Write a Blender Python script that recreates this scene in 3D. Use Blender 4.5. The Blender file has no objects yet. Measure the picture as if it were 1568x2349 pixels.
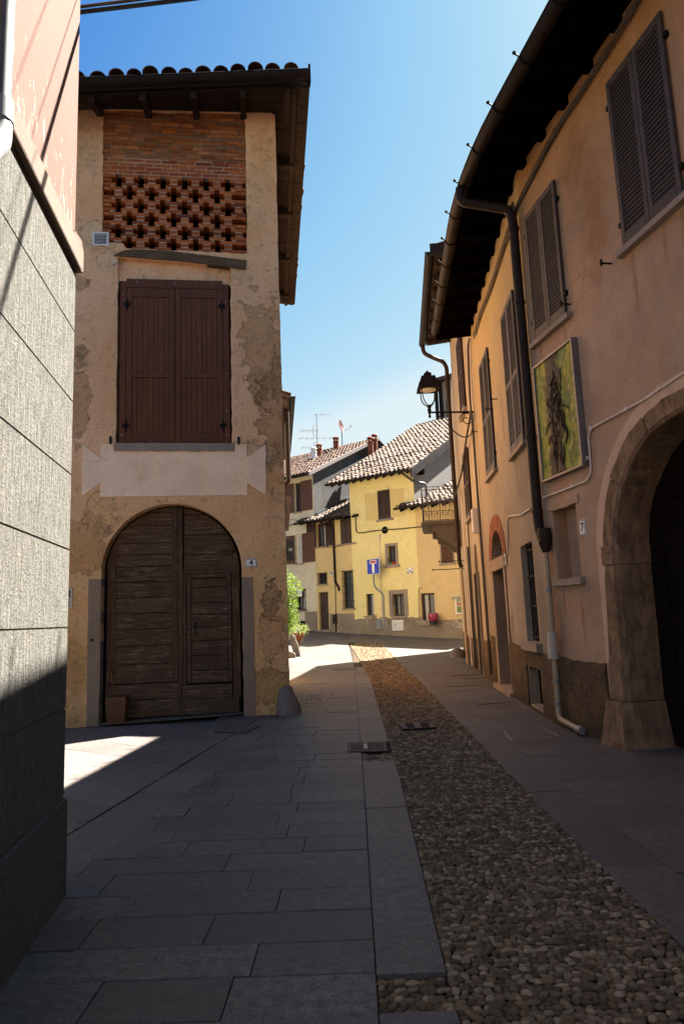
import bpy, math, random
from mathutils import Vector, Matrix
from mathutils.geometry import delaunay_2d_cdt
random.seed(7)
R = math.radians
SC = bpy.context.scene
COL = SC.collection

# ------------------------------------------------------------------ camera, sky, sun, exposure
EYE = Vector((0, 0, 1.6))
CAMROT = (Matrix.Rotation(R(98.75), 3, 'X') @ Matrix.Rotation(R(-2.2), 3, 'Z'))
cd = bpy.data.cameras.new('camera'); cam = bpy.data.objects.new('camera', cd); COL.objects.link(cam)
cd.sensor_fit = 'VERTICAL'; cd.sensor_height = 36; cd.lens = 24; cd.clip_end = 2000; cd.clip_start = .05
cam.location = EYE; cam.rotation_euler = CAMROT.to_euler()
SC.camera = cam

SUN_AZ, SUN_EL = 38.0, 52.8          # azimuth measured from +X towards +Y
wd = bpy.data.worlds.new('World'); SC.world = wd; wd.use_nodes = True
wn = wd.node_tree.nodes; wl = wd.node_tree.links
bg = wn['Background']; sky = wn.new('ShaderNodeTexSky'); sky.sky_type = 'NISHITA'; sky.sun_disc = False
sky.sun_elevation = R(SUN_EL); sky.sun_rotation = R(90 - SUN_AZ)
sky.air_density = 1.0; sky.dust_density = 0.6; sky.ozone_density = 2.5; sky.altitude = 200
bw_ = wn.new('ShaderNodeRGBToBW'); mr_ = wn.new('ShaderNodeMapRange'); cr_ = wn.new('ShaderNodeValToRGB')     # deep blue away from the sun, paling towards it and the horizon
mr_.inputs[1].default_value = 1.7; mr_.inputs[2].default_value = 3.6
for q_ in (.59, .88): cr_.color_ramp.elements.new(q_)
for e_, (p_, c_) in zip(cr_.color_ramp.elements, ((.08, (.085, .31, .80)), (.48, (.34, .66, .96)), (.85, (.56, .83, 1.0)), (1.0, (.80, .94, 1.0)))): e_.position = p_; e_.color = (*c_, 1)
wl.new(sky.outputs[0], bw_.inputs[0]); wl.new(bw_.outputs[0], mr_.inputs[0]); wl.new(mr_.outputs[0], cr_.inputs[0]); wl.new(cr_.outputs[0], bg.inputs[0]); bg.inputs[1].default_value = 0.118
sd = bpy.data.lights.new('sun', 'SUN'); sd.energy = 5.0; sd.angle = R(.53); sd.color = (1, .955, .88)
so = bpy.data.objects.new('sun', sd); COL.objects.link(so)
sv = Vector((math.cos(R(SUN_EL)) * math.cos(R(SUN_AZ)), math.cos(R(SUN_EL)) * math.sin(R(SUN_AZ)), math.sin(R(SUN_EL))))
so.rotation_euler = (-sv).to_track_quat('-Z', 'Y').to_euler(); so.location = (20, 20, 40)
SC.view_settings.view_transform = 'Standard'; SC.view_settings.look = 'None'
SC.view_settings.exposure = 3.0; SC.view_settings.gamma = 1.0
SC.render.engine = 'CYCLES'
SC.cycles.max_bounces = 10; SC.cycles.diffuse_bounces = 7
SC.cycles.use_denoising = True

# ------------------------------------------------------------------ frames and measuring
FPX = 1566.0
def ray(x, y):
    return CAMROT @ Vector(((x - 784) / FPX, -(y - 1174.5) / FPX, -1))
class Wall:
    """A vertical wall plane: u runs along it, z up, o out of it."""
    def __init__(s, a, b, out):
        s.a = Vector((a[0], a[1], 0)); d = Vector((b[0] - a[0], b[1] - a[1], 0)); s.len = d.length
        s.d = d.normalized(); n = Vector((-s.d.y, s.d.x, 0)); s.n = n if n.dot(Vector((out[0], out[1], 0))) > 0 else -n
    def pt(s, u, z, o=0.0): return s.a + s.d * u + s.n * o + Vector((0, 0, z))
    def on(s, px, py, o=0.0):
        r = ray(px, py); t = (s.a + s.n * o - EYE).dot(s.n) / r.dot(s.n); p = EYE + r * t
        return (p - s.a).dot(s.d), p.z
    def rect(s, x0, y0, x1, y1, o=0.0):
        """measured rectangle: mean of opposite sides -> u0,u1,z0,z1"""
        a = s.on(x0, y0, o); b = s.on(x1, y1, o)
        return min(a[0], b[0]), max(a[0], b[0]), min(a[1], b[1]), max(a[1], b[1])
def gz(x, y):
    """height of the paved ground"""
    t = max(0.0, y - 19.0)
    t = t * t / (t + 4) if t > 0 else 0
    return t * .053 - .0030 * t * max(-3, min(x, 7))
def onz(px, py):
    r = ray(px, py); z = 0.0
    for _ in range(30):
        p = EYE + r * ((z - EYE.z) / r.z); z = gz(p.x, min(p.y, 45))
    return p

# ------------------------------------------------------------------ mesh builder
class MB:
    def __init__(s): s.v = []; s.f = []
    def add(s, vs, fs):
        k = len(s.v); s.v += [tuple(v) for v in vs]; s.f += [tuple(i + k for i in f) for f in fs]; return s
    def hexa(s, p):
        return s.add(p, [(0, 3, 2, 1), (4, 5, 6, 7), (0, 1, 5, 4), (1, 2, 6, 5), (2, 3, 7, 6), (3, 0, 4, 7)])
    def box(s, w, u0, u1, z0, z1, o0, o1):
        P = w.pt; return s.hexa([P(u0, z0, o0), P(u1, z0, o0), P(u1, z0, o1), P(u0, z0, o1), P(u0, z1, o0), P(u1, z1, o0), P(u1, z1, o1), P(u0, z1, o1)])
    def bbox(s, w, u0, u1, z0, z1, o0, o1, b=.006):
        """box whose outer face is chamfered"""
        P = w.pt
        r0 = [P(u0, z0, o0), P(u1, z0, o0), P(u1, z1, o0), P(u0, z1, o0)]
        r1 = [P(u0, z0, o1 - b), P(u1, z0, o1 - b), P(u1, z1, o1 - b), P(u0, z1, o1 - b)]
        r2 = [P(u0 + b, z0 + b, o1), P(u1 - b, z0 + b, o1), P(u1 - b, z1 - b, o1), P(u0 + b, z1 - b, o1)]
        f = [(0, 1, 2, 3), (8, 9, 10, 11)]
        for k in (0, 4):
            for i in range(4): j = (i + 1) % 4; f.append((k + i, k + j, k + 4 + j, k + 4 + i))
        return s.add(r0 + r1 + r2, f)
    def abox(s, x0, x1, y0, y1, z0, z1):
        return s.hexa([(x0, y0, z0), (x1, y0, z0), (x1, y1, z0), (x0, y1, z0), (x0, y0, z1), (x1, y0, z1), (x1, y1, z1), (x0, y1, z1)])
    def prism(s, w, poly, o0, o1):
        n = len(poly); vs = [w.pt(u, z, o0) for u, z in poly] + [w.pt(u, z, o1) for u, z in poly]
        fs = [tuple(range(n)), tuple(range(2 * n - 1, n - 1, -1))] + [(i, (i + 1) % n, n + (i + 1) % n, n + i) for i in range(n)]
        return s.add(vs, fs)
    def beam(s, a, b, wd, ht, up=(0, 0, 1)):
        a = Vector(a); b = Vector(b); d = (b - a).normalized(); x = d.cross(Vector(up)).normalized() * wd / 2; y = x.cross(d).normalized() * ht / 2
        return s.hexa([a - x - y, a + x - y, b + x - y, b - x - y, a - x + y, a + x + y, b + x + y, b - x + y])
    def tube(s, pts, r, seg=8, caps=True):
        pts = [Vector(p) for p in pts]; n = len(pts); rs = r if isinstance(r, (list, tuple)) else [r] * n
        T = []
        for i in range(n):
            t = (pts[min(i + 1, n - 1)] - pts[max(i - 1, 0)]); T.append(t.normalized() if t.length > 1e-9 else Vector((0, 0, 1)))
        up = Vector((0, 0, 1)) if abs(T[0].z) < .9 else Vector((1, 0, 0))
        X = T[0].cross(up).normalized(); vs = []
        for i in range(n):
            X = (X - T[i] * X.dot(T[i]))
            X = X.normalized() if X.length > 1e-6 else T[i].orthogonal().normalized()
            Y = T[i].cross(X)
            for k in range(seg):
                a = 2 * math.pi * k / seg; vs.append(pts[i] + (X * math.cos(a) + Y * math.sin(a)) * rs[i])
        fs = [(i * seg + k, i * seg + (k + 1) % seg, (i + 1) * seg + (k + 1) % seg, (i + 1) * seg + k) for i in range(n - 1) for k in range(seg)]
        if caps: fs += [tuple(range(seg - 1, -1, -1)), tuple((n - 1) * seg + k for k in range(seg))]
        return s.add(vs, fs)
    def lathe(s, c, prof, seg=12, sx=1, sy=1):
        c = Vector(c); vs = []
        for r, z in prof:
            for k in range(seg):
                a = 2 * math.pi * k / seg; vs.append(c + Vector((r * math.cos(a) * sx, r * math.sin(a) * sy, z)))
        n = len(prof)
        fs = [(i * seg + k, i * seg + (k + 1) % seg, (i + 1) * seg + (k + 1) % seg, (i + 1) * seg + k) for i in range(n - 1) for k in range(seg)]
        fs += [tuple(range(seg - 1, -1, -1)), tuple((n - 1) * seg + k for k in range(seg))]
        return s.add(vs, fs)
    def sheet(s, w, outer, holes=(), depth=.3, o=0.0, depths=None):
        """flat wall face with openings; every opening gets its reveal going inwards"""
        loops = [outer] + list(holes); pts = []; ed = []
        for lp in loops:
            k = len(pts); pts += [Vector((u, z)) for u, z in lp]; ed += [(k + i, k + (i + 1) % len(lp)) for i in range(len(lp))]
        cv, _, tri, *_ = delaunay_2d_cdt(pts, ed, [], 0, 1e-5)
        def inside(p, lp):
            c = False
            for i in range(len(lp)):
                a, b = lp[i], lp[i - 1]
                if (a[1] > p[1]) != (b[1] > p[1]) and p[0] < (b[0] - a[0]) * (p[1] - a[1]) / (b[1] - a[1]) + a[0]: c = not c
            return c
        vs = [w.pt(p.x, p.y, o) for p in cv]; fs = []
        for t in tri:
            ce = sum((cv[i] for i in t), Vector((0, 0))) / 3
            if not inside(ce, outer) or any(inside(ce, h) for h in holes): continue
            a, b, c = [vs[i] for i in t]; nn = (b - a).cross(c - a)
            fs.append(tuple(t) if nn.dot(w.n) > 0 else tuple(reversed(t)))
        s.add(vs, fs)
        for k, h in enumerate(holes):
            dd = depths[k] if depths else depth; n = len(h)
            s.add([w.pt(u, z, o) for u, z in h] + [w.pt(u, z, o - dd) for u, z in h], [(i, (i + 1) % n, n + (i + 1) % n, n + i) for i in range(n)])
        return s
    def build(s, name, mat, top=None, parent=None, smooth=None):
        off = top.location if top is not None else Vector((0, 0, 0))
        me = bpy.data.meshes.new(name)
        me.from_pydata([(v[0] - off.x, v[1] - off.y, v[2] - off.z) for v in s.v], [], s.f); me.update()
        if mat is not None: me.materials.append(mat)
        if smooth is not None:
            for p in me.polygons: p.use_smooth = True
            me.set_sharp_from_angle(angle=R(smooth))
        o = bpy.data.objects.new(name, me); COL.objects.link(o)
        if parent is not None: o.parent = parent
        elif top is not None: o.parent = top
        return o

def pieces(mb, name, mat, top, parent=None, per=1, smooth=None):
    """every separate piece (or run of `per` pieces) of a builder becomes a part of its own"""
    p = list(range(len(mb.v)))
    def f(i):
        while p[i] != i: p[i] = p[p[i]]; i = p[i]
        return i
    for q in mb.f:
        for i in q[1:]: p[f(i)] = f(q[0])
    order = {}
    for i in range(len(mb.v)): order.setdefault(f(i), len(order))
    grp = {}
    for q in mb.f: grp.setdefault(order[f(q[0])] // per, []).append(q)
    out = []
    for k in sorted(grp):
        ids = sorted({i for q in grp[k] for i in q}); mp = {i: j for j, i in enumerate(ids)}
        m = MB(); m.v = [mb.v[i] for i in ids]; m.f = [tuple(mp[i] for i in q) for q in grp[k]]; out.append(m.build(name, mat, top, parent, smooth))
    return out
def thing(name, label, cat, loc=(0, 0, 0), group=None):
    o = bpy.data.objects.new(name, None); COL.objects.link(o); o.location = loc; o.empty_display_size = .3
    o['label'] = label; o['category'] = cat
    if group: o['group'] = group
    return o
def tag(o, label, cat, group=None):
    o['label'] = label; o['category'] = cat
    if group: o['group'] = group
    return o
def struct(o, kind='structure'): o['kind'] = kind; return o
def solo(mb, name, mat, label, cat, loc, group=None, smooth=None):
    """a thing that is one mesh, origin at its base"""
    e = bpy.data.objects.new('t', None); e.location = loc
    me = mb.build(name, mat, e, smooth=smooth); me.parent = None; me.location = loc; bpy.data.objects.remove(e)
    return tag(me, label, cat, group)
def rectp(u0, u1, z0, z1): return [(u0, z0), (u1, z0), (u1, z1), (u0, z1)]
def archp(u0, u1, z0, zs, n=20, rz=None):
    c = (u0 + u1) / 2; r = (u1 - u0) / 2; rz = rz or r
    return [(u0, z0), (u1, z0)] + [(c + r * math.cos(math.pi * i / n), zs + rz * math.sin(math.pi * i / n)) for i in range(n + 1)]
def clip(poly, cl):
    """convex clip (counter-clockwise clip polygon), 2D"""
    out = list(poly)
    for i in range(len(cl)):
        a = cl[i]; b = cl[(i + 1) % len(cl)]; inp = out; out = []
        if not inp: break
        side = lambda p: (b[0] - a[0]) * (p[1] - a[1]) - (b[1] - a[1]) * (p[0] - a[0])
        for k in range(len(inp)):
            p = inp[k]; q = inp[(k + 1) % len(inp)]; sp = side(p); sq = side(q)
            if sp >= 0: out.append(p)
            if (sp >= 0) != (sq >= 0):
                t = sp / (sp - sq); out.append((p[0] + (q[0] - p[0]) * t, p[1] + (q[1] - p[1]) * t))
    return out
def rough(poly, step, amp):
    """subdivide an outline and wear it"""
    out = []
    for i in range(len(poly)):
        a = poly[i]; b = poly[(i + 1) % len(poly)]; L = math.hypot(b[0] - a[0], b[1] - a[1]); n = max(1, int(L / step))
        for k in range(n):
            t = k / n; j = amp if k else amp * .3
            out.append((a[0] + (b[0] - a[0]) * t + random.uniform(-j, j), a[1] + (b[1] - a[1]) * t + random.uniform(-j, j)))
    return out
def smoothpath(pts, n=6):
    """Catmull-Rom through points"""
    pts = [Vector(p) for p in pts]; out = []
    for i in range(len(pts) - 1):
        p0 = pts[max(i - 1, 0)]; p1 = pts[i]; p2 = pts[i + 1]; p3 = pts[min(i + 2, len(pts) - 1)]
        for k in range(n):
            t = k / n
            out.append(.5 * ((2 * p1) + (p2 - p0) * t + (2 * p0 - 5 * p1 + 4 * p2 - p3) * t * t + (3 * p1 - p0 - 3 * p2 + p3) * t ** 3))
    return out + [pts[-1]]
def elbow(pts, r=.08, n=4):
    """polyline with rounded corners"""
    pts = [Vector(p) for p in pts]; out = [pts[0]]
    for i in range(1, len(pts) - 1):
        a = (pts[i - 1] - pts[i]); b = (pts[i + 1] - pts[i]); q = min(r, a.length * .45, b.length * .45)
        A = pts[i] + a.normalized() * q; B = pts[i] + b.normalized() * q
        for k in range(n + 1):
            t = k / n; out.append(A * (1 - t) ** 2 + pts[i] * 2 * t * (1 - t) + B * t * t)
    return out + [pts[-1]]

# ------------------------------------------------------------------ materials
class G:
    def __init__(s, name, rough=.85, spec=.25):
        s.m = bpy.data.materials.new(name); s.m.use_nodes = True; s.t = s.m.node_tree; s.b = s.t.nodes['Principled BSDF']
        s.b.inputs['Roughness'].default_value = rough; s.b.inputs['Specular IOR Level'].default_value = spec
        s.geo = s.n('ShaderNodeNewGeometry'); s.pos = s.geo.outputs['Position']; s.isl = s.geo.outputs['Random Per Island']
    def n(s, k): return s.t.nodes.new(k)
    def set(s, i, v):
        if hasattr(v, 'is_linked') or isinstance(v, bpy.types.NodeSocket): s.t.links.new(v, i)
        elif isinstance(v, (tuple, list)) and len(v) == 3 and i.type == 'RGBA': i.default_value = (*v, 1)
        else: i.default_value = v
    def map(s, scale, vec=None, rot=None):
        m = s.n('ShaderNodeMapping'); s.set(m.inputs['Vector'], vec or s.pos); m.inputs['Scale'].default_value = scale
        if rot: m.inputs['Rotation'].default_value = rot
        return m.outputs[0]
    def noise(s, sc, det=4, vec=None, rgh=.55, dist=0.0):
        x = s.n('ShaderNodeTexNoise'); s.set(x.inputs['Vector'], vec or s.pos); x.inputs['Scale'].default_value = sc
        x.inputs['Detail'].default_value = det; x.inputs['Roughness'].default_value = rgh; x.inputs['Distortion'].default_value = dist
        return x.outputs['Fac']
    def vor(s, sc, vec=None, feat='F1', out='Distance', rnd=1.0):
        x = s.n('ShaderNodeTexVoronoi'); s.set(x.inputs['Vector'], vec or s.pos); x.inputs['Scale'].default_value = sc; x.feature = feat
        x.inputs['Randomness'].default_value = rnd
        return x.outputs[out]
    def ramp(s, f, stops):
        r = s.n('ShaderNodeValToRGB'); s.set(r.inputs[0], f); e = r.color_ramp.elements
        while len(e) < len(stops): e.new(.5)
        for q, (p, c) in zip(e, stops):
            q.position = p; q.color = (*c, 1) if isinstance(c, (tuple, list)) else (c, c, c, 1)
        return r.outputs[0]
    def mix(s, f, a, b, mode='MIX'):
        x = s.n('ShaderNodeMix'); x.data_type = 'RGBA'; x.blend_type = mode
        s.set(x.inputs[0], f); s.set(x.inputs[6], a); s.set(x.inputs[7], b); return x.outputs[2]
    def mth(s, op, a, b=0.0, cl=False):
        x = s.n('ShaderNodeMath'); x.operation = op; x.use_clamp = cl; s.set(x.inputs[0], a); s.set(x.inputs[1], b); return x.outputs[0]
    def z(s): 
        x = s.n('ShaderNodeSeparateXYZ'); s.set(x.inputs[0], s.pos); return x.outputs
    def mr(s, v, a, b, c=0.0, d=1.0):
        x = s.n('ShaderNodeMapRange'); s.set(x.inputs[0], v); 
        for i, q in enumerate((a, b, c, d)): x.inputs[i + 1].default_value = q
        return x.outputs[0]
    def bump(s, h, st=.3, dist=.02, nrm=None):
        x = s.n('ShaderNodeBump'); s.set(x.inputs['Height'], h); x.inputs['Strength'].default_value = st; x.inputs['Distance'].default_value = dist
        if nrm: s.set(x.inputs['Normal'], nrm)
        return x.outputs[0]
    def done(s, col=None, nrm=None, rgh=None):
        if col is not None: s.set(s.b.inputs['Base Color'], col)
        if nrm is not None: s.set(s.b.inputs['Normal'], nrm)
        if rgh is not None: s.set(s.b.inputs['Roughness'], rgh)
        return s.m
def V(*c): return tuple(c)
def mul(c, k): return tuple(min(1, x * k) for x in c)

def zblob(g, c, r, amp=.6, sc=2.5, edge=.08):
    """mask of a worn spot with its own outline, round world point c"""
    s = g.n('ShaderNodeVectorMath'); s.operation = 'SUBTRACT'; g.set(s.inputs[0], g.pos); s.inputs[1].default_value = c
    d = g.n('ShaderNodeVectorMath'); d.operation = 'DIVIDE'; g.set(d.inputs[0], s.outputs[0]); d.inputs[1].default_value = r
    l = g.n('ShaderNodeVectorMath'); l.operation = 'LENGTH'; g.set(l.inputs[0], d.outputs[0])
    n = g.noise(sc, 6, rgh=.65)
    v = g.mth('ADD', l.outputs['Value'], g.mth('MULTIPLY', g.mth('SUBTRACT', n, .5), amp * 2.4))
    return g.mr(v, 1.0, 1.0 - edge)

def plaster(name, base, stain=.35, dirt=(.2, .13, .07), patch=None, patch_t=.62, streak=.5, grain=1.0, lowdirt=0.0, big=.55, top=None, spots=(), crack=.5):
    g = G(name, .92, .15)
    a = g.noise(big, 5, rgh=.6); b = g.noise(3.1, 6, rgh=.65); st = g.noise(1.0, 5, g.map((2.6, 2.6, .35)), .6)
    fine = g.noise(55, 3, rgh=.7); mid = g.noise(14, 4, rgh=.7)
    c = g.mix(g.mr(a, .3, .72), mul(base, 1 - stain), mul(base, 1 + stain * .45))
    if top: c = g.mix(g.mr(g.mth('ADD', g.z()[2], g.mr(a, .3, .7, -.8, .8)), top[0], top[1]), c, top[2])
    c = g.mix(g.mth('MULTIPLY', g.mr(st, .48, .78), streak), c, mul(dirt, 1.6))
    c = g.mix(g.mth('MULTIPLY', g.mr(b, .5, .75), .55), c, dirt)
    c = g.mix(g.mr(g.noise(6.5, 5, rgh=.7), .38, .2, 0, .6), c, mul(base, 1.3))
    c = g.mix(g.mr(fine, .48, .7, .0, .4), c, mul(base, 1.3)); c = g.mix(g.mr(fine, .42, .28, .0, .45), c, mul(base, .55))
    c = g.mix(g.mr(mid, .6, .74, .0, .4), c, mul(dirt, .9))
    h = g.mth('ADD', g.mth('MULTIPLY', fine, .35), g.mth('MULTIPLY', mid, .65))
    for ce, ra, co, am in spots: c = g.mix(g.mth('MULTIPLY', zblob(g, ce, ra, .9, 5.0, .8), am), c, co)
    dv = g.n('ShaderNodeVectorMath'); dv.operation = 'ADD'; nz_ = g.n('ShaderNodeTexNoise'); nz_.inputs['Scale'].default_value = 2.2; nz_.inputs['Detail'].default_value = 5; g.set(nz_.inputs['Vector'], g.pos); g.set(dv.inputs[0], g.pos); g.set(dv.inputs[1], nz_.outputs['Color'])
    ck = g.mth('MULTIPLY', g.mr(g.vor(.8, dv.outputs[0], 'DISTANCE_TO_EDGE'), .006, .002), g.mr(g.noise(.55, 3), .50, .56)); c = g.mix(g.mth('MULTIPLY', ck, crack), c, mul(dirt, .5)); h = g.mth('SUBTRACT', h, ck)
    if lowdirt:
        zz = g.mth('ADD', g.z()[2], g.mr(b, 0, 1, -.9, .9)); c = g.mix(g.mr(zz, .2, lowdirt, .75, 0), c, mul(dirt, 1.3))
    if patch:
        pm = g.noise(1.15, 7, rgh=.62, dist=.6); k = g.mr(pm, patch_t, patch_t + .012)
        c = g.mix(k, c, g.mix(g.mr(mid, .35, .65), patch, mul(patch, .55))); h = g.mth('SUBTRACT', h, g.mth('MULTIPLY', k, .9))
    return g.done(c, g.bump(h, .35 * grain, .015))
def flat(name, col, rough=.6, var=.15, spec=.3, scale=20, metal=0.0, bump=.1):
    g = G(name, rough, spec); n = g.noise(scale, 4); m2 = g.noise(1.7, 4)
    c = g.mix(g.mr(n, .3, .7), mul(col, 1 - var), mul(col, 1 + var)); c = g.mix(g.mr(m2, .45, .75, 0, .5), c, mul(col, 1 - 1.6 * var if var < .5 else .3))
    g.b.inputs['Metallic'].default_value = metal
    return g.done(c, g.bump(n, bump, .004))
def wood(name, col, axis='H', var=.35, rough=.75, worn=None, gs=1.0, spec=.25):
    """grain along u (H, both x and y) or z (V)"""
    g = G(name, rough, spec); sc = (3 * gs, 3 * gs, 60 * gs) if axis == 'H' else (60 * gs, 60 * gs, 2.5 * gs)
    off = g.n('ShaderNodeVectorMath'); off.operation = 'ADD'
    cmb = g.n('ShaderNodeCombineXYZ'); sh = g.mth('MULTIPLY', g.isl, 37.0)
    for i in range(3): g.set(cmb.inputs[i], sh)
    g.set(off.inputs[0], g.map(sc)); g.set(off.inputs[1], cmb.outputs[0])
    gr = g.noise(1.0, 7, off.outputs[0], .7, .9); lg = g.noise(2.2, 4); kn = g.vor(3.4, g.map((1, 1, 1.9) if axis == 'H' else (1.9, 1.9, 1)))
    c = g.mix(g.mr(gr, .3, .72), mul(col, 1 - var), mul(col, 1 + var))
    c = g.mix(g.mr(g.isl, 0, 1, 0, .45), c, mul(col, .5)); c = g.mix(g.mr(lg, .5, .8, 0, .5), c, mul(col, .45))
    if worn:
        c = g.mix(g.mth('MULTIPLY', g.mr(gr, .52, .66), g.mr(g.noise(2.4, 5, rgh=.65), .42, .62)), c, worn); c = g.mix(g.mr(gr, .40, .30, 0, .8), c, mul(col, .15)); c = g.mix(g.mr(kn, .11, .07, 0, .85), c, mul(col, .3))
    return g.done(c, g.bump(gr, .6, .008))
def bricks(name, cols, mort=None):
    g = G(name, .9, .15); n = g.noise(26, 5); m = g.noise(4, 4)
    c = g.ramp(g.isl, [(i / (len(cols) - 1), q) for i, q in enumerate(cols)])
    c = g.mix(g.mr(n, .35, .75, 0, .5), c, mul(cols[0], .6)); c = g.mix(g.mr(m, .55, .75, 0, .4), c, mul(cols[-1], .5))
    if mort: c = g.mix(g.mr(g.noise(9, 5, rgh=.7), .66, .74), c, mort)
    return g.done(c, g.bump(n, .5, .01))
def stone(name, col, var=.3, sc=30, bump=.4, isl=.3, spec=.3, rough=.8, dirt=None, stretch=(1, 1, 1), patch=None, fleck=.6):
    g = G(name, rough, spec); v = g.map(stretch); n = g.noise(sc, 5, v, .7); sp = g.noise(sc * 3.4, 2, v, .7); m = g.noise(1.3, 5)
    c = g.mix(g.mr(n, .3, .7), mul(col, 1 - var), mul(col, 1 + var)); c = g.mix(g.mr(sp, .56, .66, 0, fleck), c, mul(col, 2.0))
    c = g.mix(g.mr(sp, .34, .44, fleck, 0), c, mul(col, .4))
    c = g.mix(g.mth('MULTIPLY', g.isl, isl), c, mul(col, .55)); c = g.mix(g.mr(m, .45, .75, 0, .55), c, dirt or mul(col, .6))
    if patch: c = g.mix(g.mr(g.noise(1.6, 6, rgh=.65), .55, .6), c, patch)
    return g.done(c, g.bump(g.mth('ADD', n, g.mth('MULTIPLY', sp, .4)), bump, .012))
def glass(name, col=(.02, .022, .025)):
    g = G(name, .08, .5); n = g.noise(6, 2); return g.done(g.mix(g.mr(n, .3, .7), col, mul(col, 1.6)), g.bump(n, .05, .01))

M = {}
# ------------------------------------------------------------------ walls of the place
WS0 = Wall((3.9, 4.5), (2.9, 9.7), (-1, 0)); WS1 = Wall((2.9, 9.7), (3.25, 15.6), (-1, 0))
WS2 = Wall((3.25, 15.6), (3.68, 21.0), (-1, 0)); WS3 = Wall((3.68, 21.0), (4.45, 26.6), (-1, 0))
WF = Wall((-4.85, 11.6), (-1.02, 12.1), (0, -1))
WR = Wall((-1.02, 12.1), (-1.98, 21.2), (1, 0))
WL = Wall((-1.78, 4.42), (-.62, -4.0), (1, 0))
WK = Wall((-3.1, 39), (5.7, 32.3), (-1, -1))

def brick_facade():
    g = G('old_ochre_plaster', .94, .12)
    a = g.noise(.7, 5, rgh=.6); b = g.noise(2.6, 7, rgh=.68); fine = g.noise(30, 4, rgh=.75); mid = g.noise(9, 6, rgh=.75)
    st = g.noise(1.0, 5, g.map((2.2, 2.2, .3)), .6); x, y, z = g.z()
    c = g.mix(g.mr(a, .32, .68), (.78, .425, .20), (.92, .565, .33))
    c = g.mix(g.mr(z, 2.0, 4.6, .75, 0), c, g.mix(g.mr(b, .35, .7), (.60, .335, .10), (.75, .445, .19)))
    c = g.mix(g.mr(b, .58, .70, 0, .55), c, (.40, .23, .095)); c = g.mix(g.mr(st, .55, .75, 0, .4), c, (.36, .215, .09))
    c = g.mix(g.mr(fine, .52, .68, 0, .55), c, (.88, .60, .36)); c = g.mix(g.mr(fine, .44, .30, 0, .75), c, (.30, .17, .07)); c = g.mix(g.mr(mid, .57, .68, 0, .75), c, (.33, .18, .07))
    h = g.mth('ADD', g.mth('MULTIPLY', fine, .5), mid)
    spots = [((-1.35, 12.05, 6.6), (.42, 1, 1.0), (.30, .175, .075), .5), ((-1.15, 12.05, 5.3), (.3, 1, 1.1), (.25, .13, .05), .8), ((-1.2, 12.05, 4.2), (.35, 1, .9), (.33, .2, .09), .35),
             ((-1.4, 12.05, 5.9), (.22, 1, .35), (.36, .23, .12), .5), ((-1.28, 12.05, 1.95), (.2, 1, .36), (.12, .085, .06), 1.3), ((-1.3, 12.05, 1.4), (.2, 1, .5), (.45, .24, .14), .6),
             ((-1.45, 12.05, .45), (.45, 1, .3), (.26, .14, .05), .7), ((-4.6, 11.6, 7.8), (.16, 1, .14), (.27, .19, .12), .8), ((-4.55, 11.6, 6.5), (.12, 1, .1), (.12, .07, .035), 1.), ((-4.6, 11.6, 5.6), (.2, 1, .7), (.27, .16, .08), .6),
             ((-4.45, 11.6, 3.0), (.4, 1, .5), (.30, .15, .055), .5), ((-4.6, 11.6, .9), (.3, 1, .7), (.28, .15, .06), .4), ((-4.5, 11.6, 10.6), (.35, 1, .8), (.42, .34, .25), .3), ((-4.3, 11.6, 8.75), (.32, 1, .28), (.6, .48, .36), .5),
             ((-4.1, 11.6, 8.3), (.22, 1, .15), (.6, .48, .38), .5), ((-1.5, 12.05, 9.6), (.3, 1, .7), (.47, .36, .24), .2), ((-1.5, 12.05, 4.6), (.42, 1, .22), (.33, .27, .2), .5), ((-1.3, 12.05, 10.6), (.3, 1, .6), (.48, .28, .09), .2),
             ((-2.9, 11.8, .1), (2.4, 1, .3), (.24, .16, .09), .3), ((-1.7, 12.05, 8.0), (.24, 1, .26), (.4, .3, .2), .3), ((-4.2, 11.7, 3.55), (.3, 1, .35), (.58, .36, .2), .5)]
    for ce, ra, col, dep in spots:
        k = g.mth('MULTIPLY', zblob(g, ce, ra, 1.15, 4.6, .12 if dep > .45 else .6), g.mr(mid, .30, .44))
        c = g.mix(g.mth('MULTIPLY', k, .45), c, g.mix(g.mr(mid, .4, .6), mul((col[0] * 1.1, col[1] * .95, col[2] * .7), 1.7), mul(col, .8)))
        h = g.mth('SUBTRACT', h, g.mth('MULTIPLY', k, dep * 1.3))
    return g.done(c, g.bump(h, .9, .04))

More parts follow.
